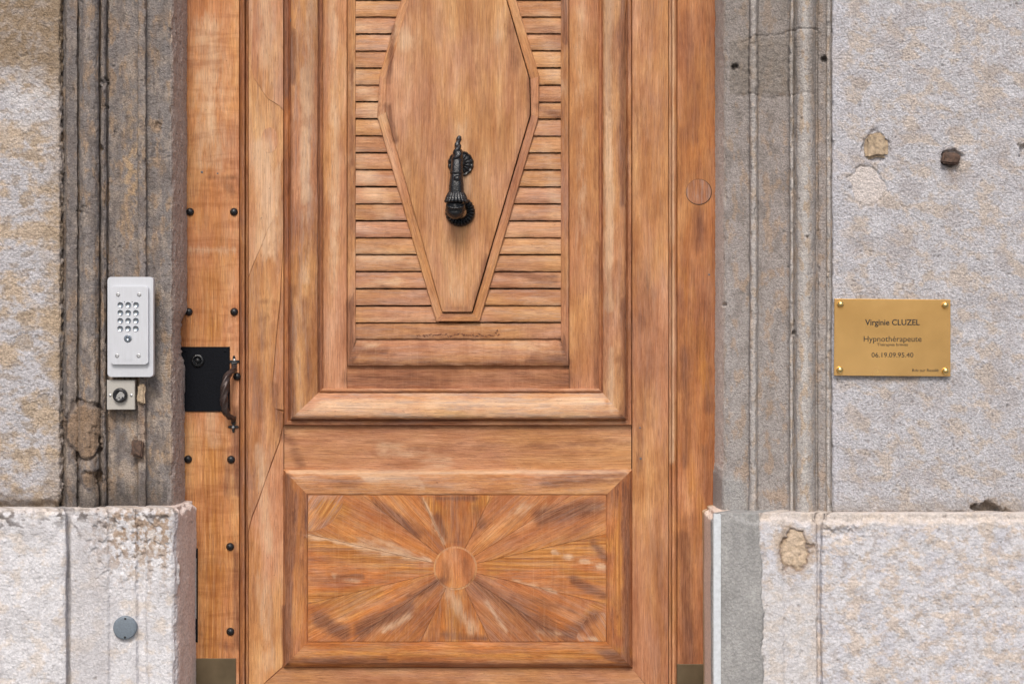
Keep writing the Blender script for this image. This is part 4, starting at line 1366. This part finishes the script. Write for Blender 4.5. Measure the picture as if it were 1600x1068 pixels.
# bell push
YB = .004
bell = empty('bell_push', P(189, 640, YB))
tag(bell, 'small square beige plate with a round black bell button below the keypad', 'doorbell')
plate('back_plate', [(167, 593.5), (210.5, 593.5), (210.5, 639.5), (167, 639.5)], YB, .014, BEIGE, bell, .0006)
lathe('push_button', P(188.2, 617, YB), [(.0142, .001), (.0142, -.006), (.0132, -.0085), (.0112, -.0098), (.0098, -.0098), (.0092, -.0088), (.004, -.0082), (.0002, -.0081)], bell, BLACKP, 32)
for px in (172.2, 205.3):
    lathe('screw', P(px, 617.3, YB), [(.0027, .001), (.0027, -.0008), (.0015, -.0014), (.0002, -.0015)], bell, ALU_D, 14)
# pale bell symbol on the button
board('bell_symbol', [(181, 622), (183, 616), (187, 611.5), (191, 612), (195, 617), (195.5, 622), (191, 619.5), (189, 623.5), (186, 619), (184, 623)], YD - (YB - .0094), .001, V, 0, parent=bell, mat=ALU_D)

# grey round cap on the left plinth
cap = lathe('round_cover_cap', P(195.3, 980, -.022), [(.0228, .012), (.0228, -.0015), (.0218, -.0030), (.0195, -.0036), (.008, -.0040), (.0002, -.0040)], None, GREYP, 40)
tag(cap, 'round grey plastic cover cap on the whitish left plinth', 'cover cap')
for px, py in ((195.8, 966), (195.3, 995)):
    lathe('screw', P(px, py, -.0255), [(.0022, .001), (.0022, -.0004), (.0012, -.0008), (.0002, -.0002)], cap, BLACKP, 10)

# brass plaque
YP = -.010
pq = empty('brass_plaque', P(1395, 587, YP))
tag(pq, 'rectangular brushed brass name plaque with black lettering on the right wall', 'plaque')
plate('plate', [(1303.8, 466.5), (1485.3, 467.8), (1485.3, 587.8), (1303.2, 586.5)], YP, .003, BRASS, pq, .0005)
for px, py in ((1313, 475.2), (1476.5, 476.8), (1312, 577.7), (1477, 579.3)):
    lathe('cap_screw', P(px, py, YP), [(.0066, .012), (.0066, -.003), (.0062, -.0052), (.0048, -.0072), (.0026, -.0083), (.0002, -.0086)], pq, BRASS_P, 24)
text('lettering', 'Virginie CLUZEL', 1394.5, 503.8, 12.6, YP - .0004, INK, pq, .00022, width=85)
text('lettering', 'Hypnoth\u00e9rapeute', 1394.5, 529.6, 12.6, YP - .0004, INK, pq, .0, width=90)
text('lettering', 'Th\u00e9rapies br\u00e8ves', 1394.5, 538.2, 6.4, YP - .0004, INK, pq, .0, width=48)
text('lettering', '06.19.09.95.40', 1394.5, 554.6, 10.6, YP - .0004, INK, pq, .0, width=65)
text('lettering', 'Rdv sur Resalib', 1446, 578.4, 6.2, YP - .0004, INK, pq, .0, width=41)
